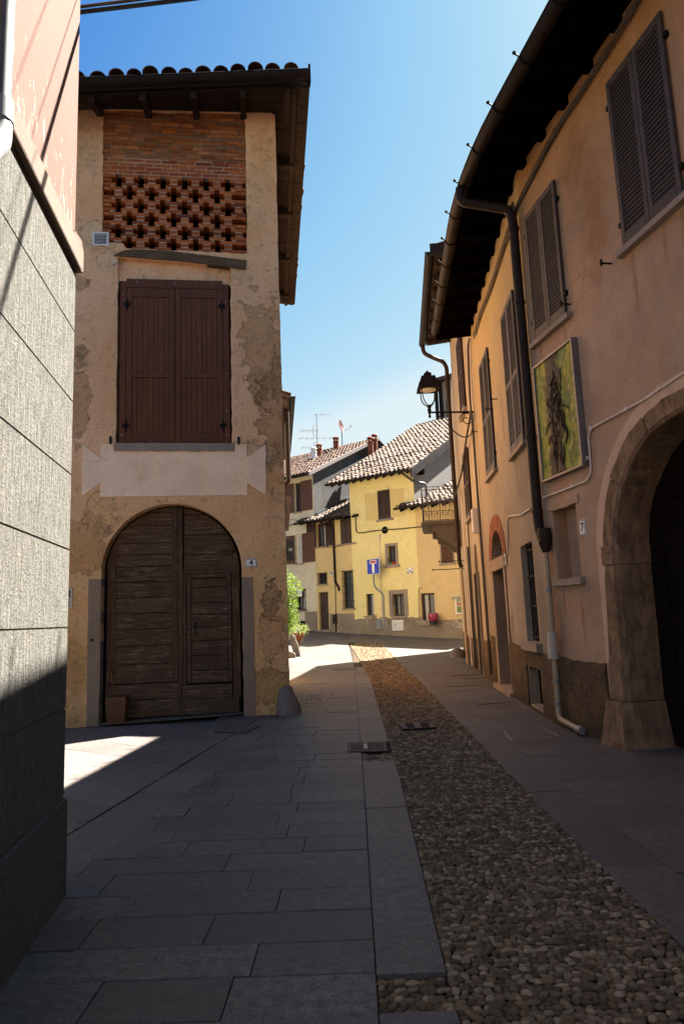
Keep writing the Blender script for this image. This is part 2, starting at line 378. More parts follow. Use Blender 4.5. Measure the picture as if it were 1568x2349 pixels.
M['ochre'] = brick_facade()
M['gravel_plaster'] = None
def left_plaster():
    g = G('scratched_grey_plaster', .95, .1)
    v = g.map((30, 30, 6.5), rot=(.0, .12, 0)); n = g.noise(1.0, 5, v, .8, .9); f = g.noise(60, 3, rgh=.75); b = g.noise(1.2, 4); x, y, z = g.z()
    c = g.mix(g.mr(n, .36, .50), (.088, .081, .067), (.162, .153, .134)); c = g.mix(g.mr(f, .36, .46, .75, 0), c, (.055, .05, .04))
    c = g.mix(g.mr(b, .4, .75, 0, .35), c, (.15, .138, .112))
    return g.done(c, g.bump(g.mth('ADD', n, g.mth('MULTIPLY', f, .5)), 1.0, .03))
M['left_grey'] = left_plaster()
M['left_base'] = stone('dark_pebbledash', (.11, .095, .08), .45, 42, .9, .0, .1, .95)
def pink():
    g = G('pink_plaster', .9, .12); n = g.noise(.9, 4); f = g.noise(40, 4); v = g.map((3, 3, 1.0)); p = g.noise(5.6, 6, v, .7, .8); z = g.z()[2]
    c = g.mix(g.mr(n, .3, .7), (.130, .066, .048), (.142, .074, .055)); k = g.mr(g.mth('ADD', p, g.mr(z, 4.3, 5.4, .14, -.015)), .69, .70)
    c = g.mix(k, c, (.24, .20, .16))
    return g.done(c, g.bump(g.mth('SUBTRACT', g.mth('MULTIPLY', f, .35), k), .5, .01))
M['pink'] = pink()
M['moulding'] = plaster('pale_moulding_plaster', (.150, .105, .080), .2, (.11, .07, .05))
M['wall_near'] = plaster('rose_brown_plaster', (.42, .285, .19), .42, (.28, .155, .08), streak=1.0, spots=[(tuple(WS0.pt(u_, z_)), (w_, w_, h_), (.25, .13, .06), .75) for u_, z_, w_, h_ in ((1.9, 5.3, .07, .4), (2.2, 5.35, .05, .3), (2.75, 5.2, .06, .5), (4.3, 5.2, .05, .25), (5.0, 5.1, .06, .4), (2.4, 6.9, .5, .9), (3.4, 6.4, .35, 1.0), (1.2, 5.0, .4, .8), (3.7, 7.4, .5, .5), (5.1, 1.3, .12, .5), (4.5, 1.5, .05, .4), (4.95, 1.7, .04, .3))], top=(5.2, 8.2, (.36, .19, .06)))
M['wall_mid'] = plaster('faded_ochre_plaster', (.30, .247, .18), .36, (.21, .155, .095), streak=.9, spots=[(tuple(WS1.pt(u_, z_)), (w_, w_, h_), (.19, .135, .075), .7) for u_, z_, w_, h_ in ((.9, 3.9, .06, .4), (1.7, 3.85, .08, .5), (3.8, 4.0, .06, .5), (4.6, 4.1, .08, .4), (2.6, 5.2, .12, .7), (2.9, 3.0, .4, .7), (1.0, .85, .1, .3), (3.2, 1.3, .2, .5))], top=(4.2, 7.2, (.325, .245, .115)))

def rough_render():
    g = G('dark_cement_render', .95, .1); f = g.noise(34, 5, rgh=.8); m = g.noise(7, 6, rgh=.75); b = g.noise(1.6, 5); v = g.vor(60)
    c = g.mix(g.mr(m, .3, .7), (.062, .04, .022), (.17, .115, .066)); c = g.mix(g.mr(f, .52, .66, 0, .7), c, (.27, .2, .125)); c = g.mix(g.mr(f, .46, .34, 0, .8), c, (.025, .017, .01))
    c = g.mix(g.mr(b, .5, .62, 0, .55), c, (.21, .13, .06)); c = g.mix(g.mr(g.z()[2], .5, .0, 0, .6), c, (.04, .03, .02))
    return g.done(c, g.bump(g.mth('ADD', f, g.mth('MULTIPLY', m, 1.5)), 1.0, .03))
M['plinth'] = rough_render()
M['wall_orange'] = plaster('apricot_plaster', (.335, .275, .195), .25, (.26, .185, .115), streak=.6)
M['cream'] = plaster('cream_plaster', (.60, .52, .37), .2, (.33, .27, .18), lowdirt=1.6)
M['grey_gable'] = plaster('grey_cement_gable', (.105, .100, .096), .6, (.05, .047, .044), streak=.9, grain=1.5)
M['white_gable'] = plaster('pale_gable_plaster', (.185, .172, .158), .18, (.12, .11, .1))
M['yellow'] = plaster('yellow_plaster', (.72, .595, .26), .10, (.52, .40, .19), streak=.25)
M['apricot'] = plaster('apricot_front_plaster', (.58, .43, .20), .15, (.46, .3, .13), streak=.3)
M['apricot2'] = plaster('peach_front_plaster', (.57, .42, .205), .15, (.5, .32, .15), streak=.3)
M['kplinth'] = plaster('worn_grey_plinth', (.25, .205, .15), .4, (.13, .10, .07), patch=(.42, .36, .27), patch_t=.60, grain=1.5)
M['brick'] = bricks('red_brick', [(.17, .05, .025), (.38, .105, .03), (.48, .15, .046), (.31, .08, .025)])
M['old_brick'] = bricks('weathered_brick', [(.26, .085, .028), (.42, .14, .042), (.16, .068, .028), (.50, .20, .075), (.30, .12, .05)], (.36, .26, .18))
M['mortar'] = stone('lime_mortar', (.42, .32, .235), .25, 22, .5, 0, .1, .95)
M['old_mortar'] = stone('brown_mortar', (.20, .135, .085), .35, 22, .5, 0, .1, .95)
M['tile'] = bricks('sunbleached_roof_tile', [(.165, .108, .077), (.25, .195, .155), (.105, .068, .047), (.21, .16, .125), (.07, .052, .043)])
M['tile_old'] = bricks('brown_roof_tile', [(.10, .058, .04), (.15, .09, .062), (.07, .044, .032), (.17, .115, .085)])
M['tile_dark'] = bricks('dark_roof_tile', [(.085, .046, .03), (.12, .062, .04), (.06, .038, .03), (.15, .085, .055)])
M['roof_deck'] = flat('roof_deck_board', (.06, .045, .035), .9)
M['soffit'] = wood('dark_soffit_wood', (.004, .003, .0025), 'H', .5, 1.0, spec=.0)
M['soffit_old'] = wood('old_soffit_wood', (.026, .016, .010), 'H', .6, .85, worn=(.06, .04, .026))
M['shutter_red'] = wood('red_brown_shutter_wood', (.14, .044, .012), 'V', .5, .5, gs=.6)
M['shutter_grey'] = flat('grey_brown_shutter_paint', (.058, .045, .039), .6, .2, .3, 9)
M['shutter_brown'] = flat('dark_brown_shutter_paint', (.050, .026, .018), .6, .3, .3, 9)
M['shutter_rust'] = wood('rust_brown_shutter_wood', (.12, .05, .028), 'V', .3, .6)
M['gate'] = wood('weathered_gate_wood', (.09, .052, .028), 'H', .75, .85, worn=(.30, .20, .125))
M['gate_post'] = wood('weathered_gate_post_wood', (.085, .046, .024), 'V', .65, .85, worn=(.24, .155, .09))
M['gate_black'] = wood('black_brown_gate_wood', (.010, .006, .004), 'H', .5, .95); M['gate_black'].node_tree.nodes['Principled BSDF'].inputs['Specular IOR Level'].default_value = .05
M['lintel'] = wood('grey_oak_beam', (.12, .072, .038), 'H', .6, .9, worn=(.26, .18, .11))
M['jamb'] = stone('grey_granite_jamb', (.26, .185, .125), .22, 38, .5, .1)
M['arch_stone'] = stone('brown_rough_stone', (.215, .135, .078), .6, 9, 1.0, .15, .15, .95, stretch=(1, 1, .4), dirt=(.10, .06, .033), fleck=.22)
M['sill'] = stone('grey_stone_sill', (.27, .21, .16), .25, 36, .4, .1)
M['granite'] = stone('granite_slab', (.104, .087, .074), .6, 16, .6, .75, .4, .6, dirt=(.062, .05, .044))
M['granite_warm'] = stone('warm_granite_slab', (.102, .082, .064), .6, 16, .6, .75, .4, .66, dirt=(.062, .047, .038))
M['joint'] = stone('joint_earth', (.035, .028, .022), .4, 30, .6, 0, .1, .95)
M['pebble'] = bricks('river_pebble', [(.105, .072, .040), (.20, .140, .078), (.060, .044, .027), (.18, .130, .080), (.34, .255, .155), (.082, .056, .032), (.14, .096, .055)])
M['pebble_bed'] = stone('pebble_bed_earth', (.062, .044, .028), .5, 30, .9, 0, .1, .95)
M['iron'] = flat('dark_iron', (.009, .008, .0085), .7, .3, .12, 30)
M['cast_iron'] = flat('rusty_cast_iron', (.075, .055, .045), .7, .35, .35, 25, .3)
M['gutter'] = flat('dark_brown_gutter_metal', (.016, .0105, .008), .6, .25, .14, 7)
M['pipe_brown'] = flat('brown_painted_pipe', (.026, .015, .010), .6, .2, .18, 7)
M['pipe_black'] = flat('grey_black_pipe_paint', (.05, .05, .05), .5, .35, .4, 9)
M['pvc'] = flat('white_plastic_pipe', (.17, .166, .158), .45, .06, .4, 5)
M['pvc_tan'] = flat('tan_plastic_pipe', (.33, .24, .15), .5, .12, .35, 6)
M['conduit'] = flat('grey_conduit_plastic', (.56, .48, .42), .5, .1, .35, 6)
M['cable'] = flat('black_cable_rubber', (.03, .026, .023), .7, .3, .3, 20)
M['cable_old'] = flat('dusty_cable_rubber', (.085, .066, .045), .8, .35, .2, 20)
M['white_paint'] = flat('white_enamel', (.68, .66, .62), .4, .06, .4, 8)
M['ink'] = flat('black_enamel', (.015, .015, .018), .5, .1, .4)
M['grey_box'] = flat('pale_grey_metal_box', (.46, .45, .43), .6, .15, .3, 8)
M['glass'] = glass('dark_window_glass'); M['curtain'] = flat('pale_curtain_cloth', (.45, .43, .40), .9, .2, .1, 5)
M['dark'] = flat('dark_interior', (.012, .010, .009), .95)
M['blue'] = flat('blue_sign_face', (.006, .02, .33), .35, .05, .5); M['red'] = flat('red_sign_face', (.35, .012, .012), .35, .05, .5)
M['terracotta'] = flat('terracotta_clay', (.19, .062, .03), .8, .25, .2, 14)
M['lead'] = flat('grey_lead_flashing', (.05, .055, .065), .5, .2, .4)
M['steel'] = flat('galvanised_steel', (.20, .195, .20), .4, .15, .5, 10, .5)

# ------------------------------------------------------------------ ground
def axis(lo, hi, n0, far): return [lo - far] + [lo + (hi - lo) * i / n0 for i in range(n0 + 1)] + [hi + far]
xs = axis(-14, 14, 28, 400); ys = axis(-6, 45, 51, 400)
gm = MB(); gm.v = [(x, y, gz(x, min(y, 45)) - .035) for y in ys for x in xs]; w_ = len(xs)
gm.f = [(j * w_ + i, j * w_ + i + 1, (j + 1) * w_ + i + 1, (j + 1) * w_ + i) for j in range(len(ys) - 1) for i in range(w_ - 1)]
struct(gm.build('ground', M['joint']))

def slab(mb, poly, gap=.0025, h=.035, bev=.004, lift=0.0):
    """one paving stone: convex outline in plan, shrunk by the joint, with chamfered edge"""
    n = len(poly)
    if n < 3: return
    A = sum(poly[i][0] * poly[(i + 1) % n][1] - poly[(i + 1) % n][0] * poly[i][1] for i in range(n)) / 2
    if abs(A) < .004: return
    cx = sum(p[0] for p in poly) / n; cy = sum(p[1] for p in poly) / n
    dz = random.uniform(-.003, .003) + lift; tx = random.uniform(-.0025, .0025); ty = random.uniform(-.0025, .0025)
    def shr(d):
        out = []
        for x, y in poly:
            L = math.hypot(x - cx, y - cy) or 1
            fx = max(.2, 1 - d / max(.03, abs(x - cx))) if abs(x - cx) > .02 else 1; fy = max(.2, 1 - d / max(.03, abs(y - cy))) if abs(y - cy) > .02 else 1
            out.append((cx + (x - cx) * fx, cy + (y - cy) * fy))
        return out
    a = shr(gap); b = shr(gap + bev); q = lambda p: gz(p[0], p[1]) + dz + (p[0] - cx) * tx + (p[1] - cy) * ty
    vs = [(x, y, gz(x, y) - h) for x, y in a] + [(x, y, q((x, y)) - bev * .6) for x, y in a] + [(x, y, q((x, y))) for x, y in b]
    fs = [tuple(range(2 * n, 3 * n))] + [(k + i, k + (i + 1) % n, k + n + (i + 1) % n, k + n + i) for k in (0, n) for i in range(n)]
    if A < 0: fs = [tuple(reversed(f)) for f in fs]
    mb.add(vs, fs)
def paving(mb, region, org, ang, depth, length, nrow, span, **kw):
    """rows of slabs laid at an angle and cut to a convex region (ccw)"""
    ca, sa = math.cos(ang), math.sin(ang); v = 0.0
    for r in range(nrow):
        d = random.uniform(*depth); u = -span - random.uniform(0, length[1])
        while u < span:
            L = random.uniform(*length)
            pl = [(org[0] + ca * a - sa * b, org[1] + sa * a + ca * b) for a, b in ((u, v), (u + L, v), (u + L, v + d), (u, v + d))]
            pl = clip(pl, region)
            if len(pl) >= 3: slab(mb, pl, **kw)
            u += L
        v += d
LE = [(1.0, .02), (3, .07), (6.9, .11), (17.9, .18), (24, .2)]      # left edge of the left kerb strip
def lerp(tab, y):
    for (a, p), (b, q) in zip(tab, tab[1:]):
        if y <= b: return p + (q - p) * (y - a) / (b - a)
    return tab[-1][1]
CL = [(1.0, .40), (3.3, .39), (6.8, .47), (17.7, .56), (21, .50), (25, .35), (30, .1)]   # left edge of the cobbles
CR = [(1.0, 1.53), (5.5, 1.54), (17.2, 1.72), (26, 1.62), (30, 1.5)]                      # right edge of the cobbles
RS = [(1.0, 1.93), (30, 1.97)]                                                           # right edge of the right kerb strip
pv = MB()
for y0, y1, lo in ((-4, 12, 0), (12, 21.5, 0)):
    # street slabs on the left: rows across the street
    y = y0
    while y < y1:
        d = random.uniform(.30, .38); e = min(y + d, y1); u = lerp(LE, y)
        base = -.62 if y < 0 else (-1.17 - .136 * y - .05 if y < 4.5 else -1.86 + (y - 4.5) * .1174 if y < 11.2 else -2.2)
        k = 0
        while u > base:
            L = random.uniform(.45, 1.0); a = max(u - L, base - .02)
            sh_ = lerp(LE, e) - lerp(LE, y); slab(pv, [(a, y), (u, y), (u + sh_, e), (a + (sh_ if a > base else .118 * d if 4.5 < y < 11.2 else -.136 * d if 0 < y < 4.4 else 0), e)])
            u -= L
        y = e
struct(pv.build('street_paving', M['granite']))
al = MB()
band = [(-2.35, 4.7), (-1.86, 4.5), (-1.05, 11.4), (-1.5, 11.55)]
for k in range(9):
    t0, t1 = k / 9, (k + 1) / 9; f = lambda p, q, t: (p[0] + (q[0] - p[0]) * t, p[1] + (q[1] - p[1]) * t)
    slab(al, [f(band[0], band[3], t0), f(band[1], band[2], t0), f(band[1], band[2], t1), f(band[0], band[3], t1)])
paving(al, [(-9, 4.6), (-2.36, 4.72), (-1.53, 11.56), (-9, 11.0)], (-6, 1.5), -.62, (.42, .6), (.6, 1.3), 26, 8)
struct(al.build('alley_paving', stone('pale_granite_slab', (.128, .106, .092), .6, 16, .6, .6, .4, .66, dirt=(.075, .058, .047))))
rp = MB()
y = -3.0
while y < 24:
    L = random.uniform(.8, 1.5); e = y + L
    slab(rp, [(lerp(CR, y), y), (lerp(RS, y), y), (lerp(RS, e), e), (lerp(CR, e), e)])
    y = e
xw = [(-3, 5.4), (4.5, 3.93), (9.7, 2.93), (15.6, 3.28), (21, 3.72), (26, 4.5)]
y = -3.0
while y < 21.5:
    d = random.uniform(.4, .62); e = y + d; u = lerp(RS, y); lim = max(lerp(xw, y), lerp(xw, e))
    if 4.6 < y < 8.2: lim = 4.7
    while u < lim:
        L = random.uniform(.55, 1.1); a = u + L
        slab(rp, [(u, y), (a, y), (a, e), (u, e)]); u = a
    y = e
struct(rp.build('pavement', M['granite_warm']))
ks = MB(); y = -3.0
gaps = ((3.07, 3.36), (7.97, 9.12))
while y < 21.2:
    L = random.uniform(.55, 1.0); e = y + L
    for a, b in gaps:
        if y < a < e: e = a
        if a - .01 <= y < b: y = b; e = y + L
    slab(ks, [(lerp(LE, y), y), (lerp(CL, y), y), (lerp(CL, e), e), (lerp(LE, e), e)]); y = e
struct(ks.build('kerb_strip', M['granite']))
# the square beyond: broad slabs
sq = MB()
paving(sq, [(-7, 21.5), (.2, 21.5), (.05, 31), (-7, 31)], (-4, 18), -.08, (.5, .75), (.7, 1.5), 28, 9)
paving(sq, [(1.66, 21.5), (5, 21.5), (6, 27), (6, 31), (1.5, 31)], (3, 18), .1, (.5, .75), (.7, 1.5), 28, 9)
paving(sq, [(-9, 31), (10, 31), (10, 34), (-4, 42), (-9, 44)], (0, 24), -.5, (.5, .8), (.8, 1.6), 40, 16)
struct(sq.build('square_paving', M['granite']))

def pebbles(mb, x0, x1, y, r, seg, rings):
    x = x0 + r * .4
    while x < x1 - r * .3:
        rx = r * random.choice((.6, .8, .9, 1.0, 1.15, 1.4)) * random.uniform(.9, 1.1); ry = r * random.uniform(.5, .95); c = (x + rx * .5, y + random.uniform(-.2, .2) * r)
        an = random.gauss(0, .5); ca, sa = math.cos(an), math.sin(an); zz = gz(*c) - .012 + random.uniform(-.006, .006) - .02 * max(0, 1 - ((c[0] - .5 * (x0 + x1)) / (.5 * (x1 - x0) + .01)) ** 2); hh = r * random.uniform(.32, .52)
        vs = []; sk = [random.uniform(.86, 1.12) for _ in range(seg)]
        for q, hz in rings:
            for k in range(seg):
                a = 2 * math.pi * k / seg; px = rx * q * math.cos(a) * sk[k]; py = ry * q * math.sin(a) * sk[k]
                vs.append((c[0] + px * ca - py * sa, c[1] + px * sa + py * ca, zz + hh * hz))
        n = len(rings); fs = [(i * seg + k, i * seg + (k + 1) % seg, (i + 1) * seg + (k + 1) % seg, (i + 1) * seg + k) for i in range(n - 1) for k in range(seg)]
        fs.append(tuple((n - 1) * seg + k for k in range(seg))); mb.add(vs, fs)
        x += rx * 1.62
cb = MB(); y = 2.4
N3 = [(1, -.35), (1, .05), (.84, .58), (.45, .92)]; N2 = [(1, -.2), (.9, .45), (.45, .85)]; N1 = [(1, -.1), (.6, .8)]
while y < 30:
    r = .026 if y < 8 else .036 if y < 16 else .05
    seg, rg = (8, N3) if y < 7 else (6, N2) if y < 14 else (5, N1)
    pebbles(cb, lerp(CL, y), lerp(CR, y), y, r, seg, rg)
    for a, b in ((3.08, 3.35), (7.98, 8.45)):
        if a < y < b: pebbles(cb, lerp(LE, y), lerp(CL, y), y, r, seg, rg)
    y += r * 1.35
# the strip bends away to the left across the square
bend = smoothpath([(.9, 29.5, 0), (1.1, 31.5, 0), (.4, 33.2, 0), (-1.2, 34.6, 0), (-3.4, 36.3, 0), (-6, 38.2, 0)], 14)
for i in range(len(bend) - 1):
    p = bend[i]; t = (bend[i + 1] - p).normalized(); nrm = Vector((-t.y, t.x, 0))
    for k in range(16):
        q = p + nrm * (-.7 + 1.4 * (k + random.random() * .7) / 16)
        pebbles(cb, q.x - .05, q.x + .05, q.y, .06, 5, [(1, .2), (.6, 1.1)])
struct(cb.build('cobble_strip', M['pebble'], smooth=60))
bd = MB()
yy = [-4 + .5 * i for i in range(69)]
bd.v = [(x, y, gz(x, y) - dz_) for y in yy for x, dz_ in ((lerp(LE, y), .03), (.5 * (lerp(CL, y) + lerp(CR, y)), .05), (lerp(CR, y), .03))]
bd.f = [(3 * i + k, 3 * i + k + 1, 3 * i + k + 4, 3 * i + k + 3) for i in range(len(yy) - 1) for k in (0, 1)]
struct(bd.build('cobble_bed', M['pebble_bed']))
# ------------------------------------------------------------------ shared builders
def tiles(mb, e0, e1, up, sx=.22, sy=.36, r=.085, nseg=6, jit=.016, first=True, mask=None):
    """rows of half-round cover tiles on a roof plane; e0-e1 eave, up = vector to the ridge"""
    e0 = Vector(e0); e1 = Vector(e1); up = Vector(up); ex = (e1 - e0); nx = max(1, int(ex.length / sx)); ny = max(1, int(up.length / sy))
    X = ex.normalized(); U = up.normalized(); N = X.cross(U); N = N if N.z > 0 else -N
    for i in range(nx):
        for j in range(ny):
            b = e0 + ex * ((i + .5) / nx) + up * (j / ny) + X * random.uniform(-jit, jit) + U * random.uniform(-jit, jit) * 1.8
            if mask and not mask(b): continue
            L = up.length / ny * 1.14; ra = r * random.uniform(.95, 1.06); rb = ra * .8; vs = []
            lift = random.uniform(0, 1.6) * jit if jit else 0; sk = random.uniform(-1, 1) * jit * 1.5
            for q, rr, hh in ((0, ra, .045 + lift), (L, rb, .012)):
                for k in range(nseg + 1):
                    a = math.pi * k / nseg; vs.append(b + U * q + X * (rr * math.cos(a) + sk * q) + N * (hh + rr * math.sin(a) * .85 - .02))
            m = nseg + 1
            # thickness at the lower lip
            for k in range(m):
                a = math.pi * k / nseg; vs.append(b + X * ((ra - .018) * math.cos(a)) + N * (.045 + lift + (ra - .018) * math.sin(a) * .85 - .02))
            fs = [(k, k + 1, m + k + 1, m + k) for k in range(nseg)] + [(k + 1, k, 2 * m + k, 2 * m + k + 1) for k in range(nseg)]
            mb.add(vs, fs)
def deck(mb, e0, e1, up, th=.06, drop=.04):
    e0 = Vector(e0); e1 = Vector(e1); up = Vector(up); n = (e1 - e0).cross(up).normalized(); n = n if n.z > 0 else -n
    a = [e0, e1, e1 + up, e0 + up]; return mb.hexa([p - n * (th + drop) for p in a] + [p - n * drop for p in a])
def gutter(mb, pts, r=.075):
    """half-round gutter along a path, with a rolled front lip"""
    pts = [Vector(p) for p in pts]; seg = 8; vs = []
    for i, p in enumerate(pts):
        t = (pts[min(i + 1, len(pts) - 1)] - pts[max(0, i - 1)]).normalized(); x = Vector((t.y, -t.x, 0)).normalized()
        for rr in (r, r - .008):
            for k in range(seg + 1):
                a = math.pi + math.pi * k / seg; vs.append(p + x * rr * math.cos(a) + Vector((0, 0, rr * 1.05 * math.sin(a))))
    m = 2 * (seg + 1); fs = []
    for i in range(len(pts) - 1):
        for k in range(seg):
            for o in (0, seg + 1): fs.append((i * m + o + k, i * m + o + k + 1, (i + 1) * m + o + k + 1, (i + 1) * m + o + k))
    for i in (0, len(pts) - 1): fs.append(tuple(i * m + k for k in range(seg + 1)))
    mb.add(vs, fs)
    for s in (1, -1): mb.tube([p + Vector(((pts[1] - pts[0]).normalized().y, -(pts[1] - pts[0]).normalized().x, 0)) * r * s for p in pts], .011, 6)
def louvers(w, u0, u1, z0, z1, o, name, mat, par, top, slats=30, rails=(), fw=.055, th=.035):
    """one slatted shutter leaf"""
    mb = MB()
    for a, b in ((u0, u0 + fw), (u1 - fw, u1)): mb.bbox(w, a, b, z0, z1, o, o + th, .004)
    zz = [z0, *[z0 + (z1 - z0) * t for t in rails], z1]
    hts = [.14] + [.08] * len(rails) + [.09]
    for z, h in zip(zz, hts):
        za = z if z == z0 else (z - h if z == z1 else z - h / 2); mb.bbox(w, u0 + fw, u1 - fw, za, za + h, o + .001, o + th - .002, .004)
    n = slats
    for i in range(n):
        z = z0 + .14 + (z1 - z0 - .23) * (i + .5) / n; p = (z1 - z0) / n
        if any(abs(z - (z0 + (z1 - z0) * t)) < .05 for t in rails): continue
        P = w.pt; a, b = u0 + fw - .004, u1 - fw + .004; k = p * .42
        mb.hexa([P(a, z - k, o + th - .006), P(b, z - k, o + th - .006), P(b, z + k, o + .006), P(a, z + k, o + .006),
                 P(a, z - k + .008, o + th - .004), P(b, z - k + .008, o + th - .004), P(b, z + k + .008, o + .008), P(a, z + k + .008, o + .008)])
    bk = mb.build(name, mat, top, par)
    return bk
def hinge(mb, w, u, z, o, s=1):
    mb.box(w, u - .05, u + .05, z - .018, z + .018, o, o + .012); mb.tube([w.pt(u, z - .05, o + .012), w.pt(u, z + .05, o + .012)], .012, 6)
def text(s, w, u, z, o, size, mat, name, par=None, top=None, ext=.002, mirror=False, bold=0.0):
    cu = bpy.data.curves.new(name, 'FONT'); cu.body = s; cu.size = size; cu.extrude = ext; cu.align_x = 'CENTER'; cu.align_y = 'CENTER'; cu.offset = bold
    t = bpy.data.objects.new(name, cu); COL.objects.link(t); dg = bpy.context.evaluated_depsgraph_get()
    me = bpy.data.meshes.new_from_object(t.evaluated_get(dg)); bpy.data.objects.remove(t)
    right = w.d if (w.pt(1, 0) - w.pt(0, 0)).cross(w.n).z > 0 else -w.d
    # viewer looks along -n: text runs to the viewer's right
    right = Vector((0, 0, 1)).cross(w.n)
    mb = MB(); mb.v = []
    for v in me.vertices:
        p = w.pt(u, z, o) + right * v.co.x + Vector((0, 0, v.co.y)) + w.n * v.co.z; mb.v.append(tuple(p))
    mb.f = [tuple(p.vertices) for p in me.polygons]
    return mb.build(name, mat, top, par)
def downpipe(pts, r, clips=(), seg=10):
    mb = MB(); mb.tube(elbow(pts, r * 2.6, 5), r, seg)
    for p, t in clips: mb.tube([Vector(p) - Vector(t) * .02, Vector(p) + Vector(t) * .02], r * 1.18, seg)
    return mb
def hook(mb, w, u, z, L=.14):
    """shutter holder: a short rod with a turned-up catch"""
    mb.tube([w.pt(u, z, -.02), w.pt(u, z, L)], .011, 6); mb.box(w, u - .012, u + .012, z - .035, z + .045, L - .012, L + .008)

# ------------------------------------------------------------------ house at the left edge
lh = thing('left_house', 'nearest left house, pink above a scratched grey lower wall with pale string course', 'house', (-1.78, 4.42, 0))
S = 4.42 + 4.0
far = Wall((-1.78, 4.42), (-7.5, 4.9), (0, 1))
def both(mb, z0, z1, o, inset=0):
    """plaster skin on the street face and round the corner"""
    for w in (WL, far):
        mb.box(w, -o if w is WL else -.0, w.len, z0, z1, -.2, o)
mb = MB()
joints = [.57, 1.1, 1.6, 2.1, 2.6, 3.1, 3.6, 4.05]
for za, zb in zip(joints, joints[1:]):
    j = .0015
    for w, ua in ((WL, 0.0), (far, .0)):
        w2 = w
        P = w.pt; o = 0.0
        mb.hexa([P(ua, za + j, -.3), P(w.len, za + j, -.3), P(w.len, za + j + .0045, o), P(ua, za + j + .0045, o), P(ua, zb - j, -.3), P(w.len, zb - j, -.3), P(w.len, zb - j - .0045, o), P(ua, zb - j - .0045, o)])
mb.build('lower_wall', M['left_grey'], lh)
MB().box(WL, .02, WL.len, .4, 4.2, -5.0, -.006).build('joint_backing', M['left_grey'], lh)
mb = MB(); n = 40
pl = [(-.02, -.1)] + [(i * .22, .555 + random.uniform(-.006, .006)) for i in range(n)] + [(n * .22, -.1)]
mb.prism(WL, pl, -.3, .022); mb.prism(far, [(0.001, -.1), (0.001, .56), (5.5, .56), (5.5, -.1)], -.3, .021); mb.build('plinth', M['left_base'], lh)
mb = MB()
prof = [(-.1, 4.03), (.036, 4.05), (.04, 4.06), (.04, 4.20), (.006, 4.27), (-.1, 4.29)]
for w, ua, ub in ((WL, -.035, WL.len), (far, -.035, far.len)):
    vs = [w.pt(ua if o > 0 and w is WL else ua, z, o) for o, z in prof] + [w.pt(ub, z, o) for o, z in prof]; m_ = len(prof)
    mb.add(vs, [(i, (i + 1) % m_, m_ + (i + 1) % m_, m_ + i) for i in range(m_)] + [tuple(range(m_)), tuple(range(2 * m_ - 1, m_ - 1, -1))])
mb.build('string_course', M['moulding'], lh)
mb = MB().box(WL, -.0, WL.len, 4.2, 8.6, -5.5, -.012); mb.build('upper_wall', M['pink'], lh)
mb = MB().box(WL, -.5, WL.len + .4, 8.6, 8.75, -6, .35); mb.build('roof', M['tile_dark'], lh)
pu = 1.71; dp = downpipe([WL.pt(pu, 8.6, .085), WL.pt(pu, 3.90, .085)], .05, [(WL.pt(pu, z, .085), (0, 0, 1)) for z in (4.62, 7.3)])
k = dp.build('drainpipe', M['pipe_black'], lh, smooth=50)
mb = MB().tube([WL.pt(pu - .05, 4.62, .06), WL.pt(pu - .11, 4.60, .12)], .014, 6); mb.build('pipe_clip', M['cast_iron'], lh, k)
mb = MB(); mb.tube(elbow([WL.pt(pu, 3.93, .085), WL.pt(pu, 3.74, .09), WL.pt(pu + .20, 3.55, .11), WL.pt(pu + .34, 3.2, .11)], .1, 6), .056, 14); mb.tube([WL.pt(pu, 3.94, .085), WL.pt(pu, 3.84, .086)], .062, 14)
mb.build('pipe_elbow', M['pvc'], lh, smooth=50)

# ------------------------------------------------------------------ brick and plaster house with the arched gate
bh = thing('brick_house', 'tall ochre plaster house with brick lattice, red brown shutters and arched wooden gate', 'house', (-3, 12, 0))
F = WF; UR = F.len
gate_o = archp(.70, 3.08, -.05, 2.50, 26)
shu_o = [(.915, 4.79), (2.94, 4.77), (2.955, 8.20), (.905, 8.32)]
lat_o = [(.60, 11.33), (.62, 8.62), (1.0, 8.60), (1.05, 8.50), (3.27, 8.47), (3.28, 11.43)]
edge = [(UR + random.uniform(-.012, .008), .4 + i * .16) for i in range(68)]
outer = [(-3.5, -.1), (UR - .01, -.1)] + edge + [(UR, 11.48), (.3, 11.34), (-3.5, 11.2)]
mb = MB(); mb.sheet(F, outer, [rough(gate_o, .12, .006), rough(shu_o, .14, .010), rough(lat_o, .12, .010)], depths=[.30, .17, .10])
mb.build('front_wall', M['ochre'], bh)
mb = MB(); mb.sheet(WR, [(0, -.1), (7.9, -.1), (7.9, 11.4), (0, 11.4)]); mb.build('side_wall', M['ochre'], bh)
mb = MB(); c0 = F.pt(-3.5, 0); c1 = WR.pt(7.9, 0); q = Vector((-7.5, 19.6, 0)); Z = Vector((0, 0, 11.3))
mb.add([c0, c0 + Z, q + Z, q, c1 + Z, c1], [(0, 1, 2, 3), (3, 2, 4, 5)]); mb.build('rear_wall', M['ochre'], bh)
# dark rooms behind the openings
mb = MB()
for (a, b, c, d, dep0, dep) in ((.5, 3.4, 8.3, 11.4, .101, 1.4), (.5, 3.3, -.05, 4.0, .301, .5), (.8, 3.05, 4.7, 8.4, .171, .4)):
    P = F.pt; mb.add([P(a, c, -dep0), P(b, c, -dep0), P(b, d, -dep0), P(a, d, -dep0), P(a, c, -dep), P(b, c, -dep), P(b, d, -dep), P(a, d, -dep)], [(4, 5, 6, 7), (0, 1, 5, 4), (1, 2, 6, 5), (2, 3, 7, 6), (3, 0, 4, 7)])
mb.build('inner_room', M['dark'], bh)
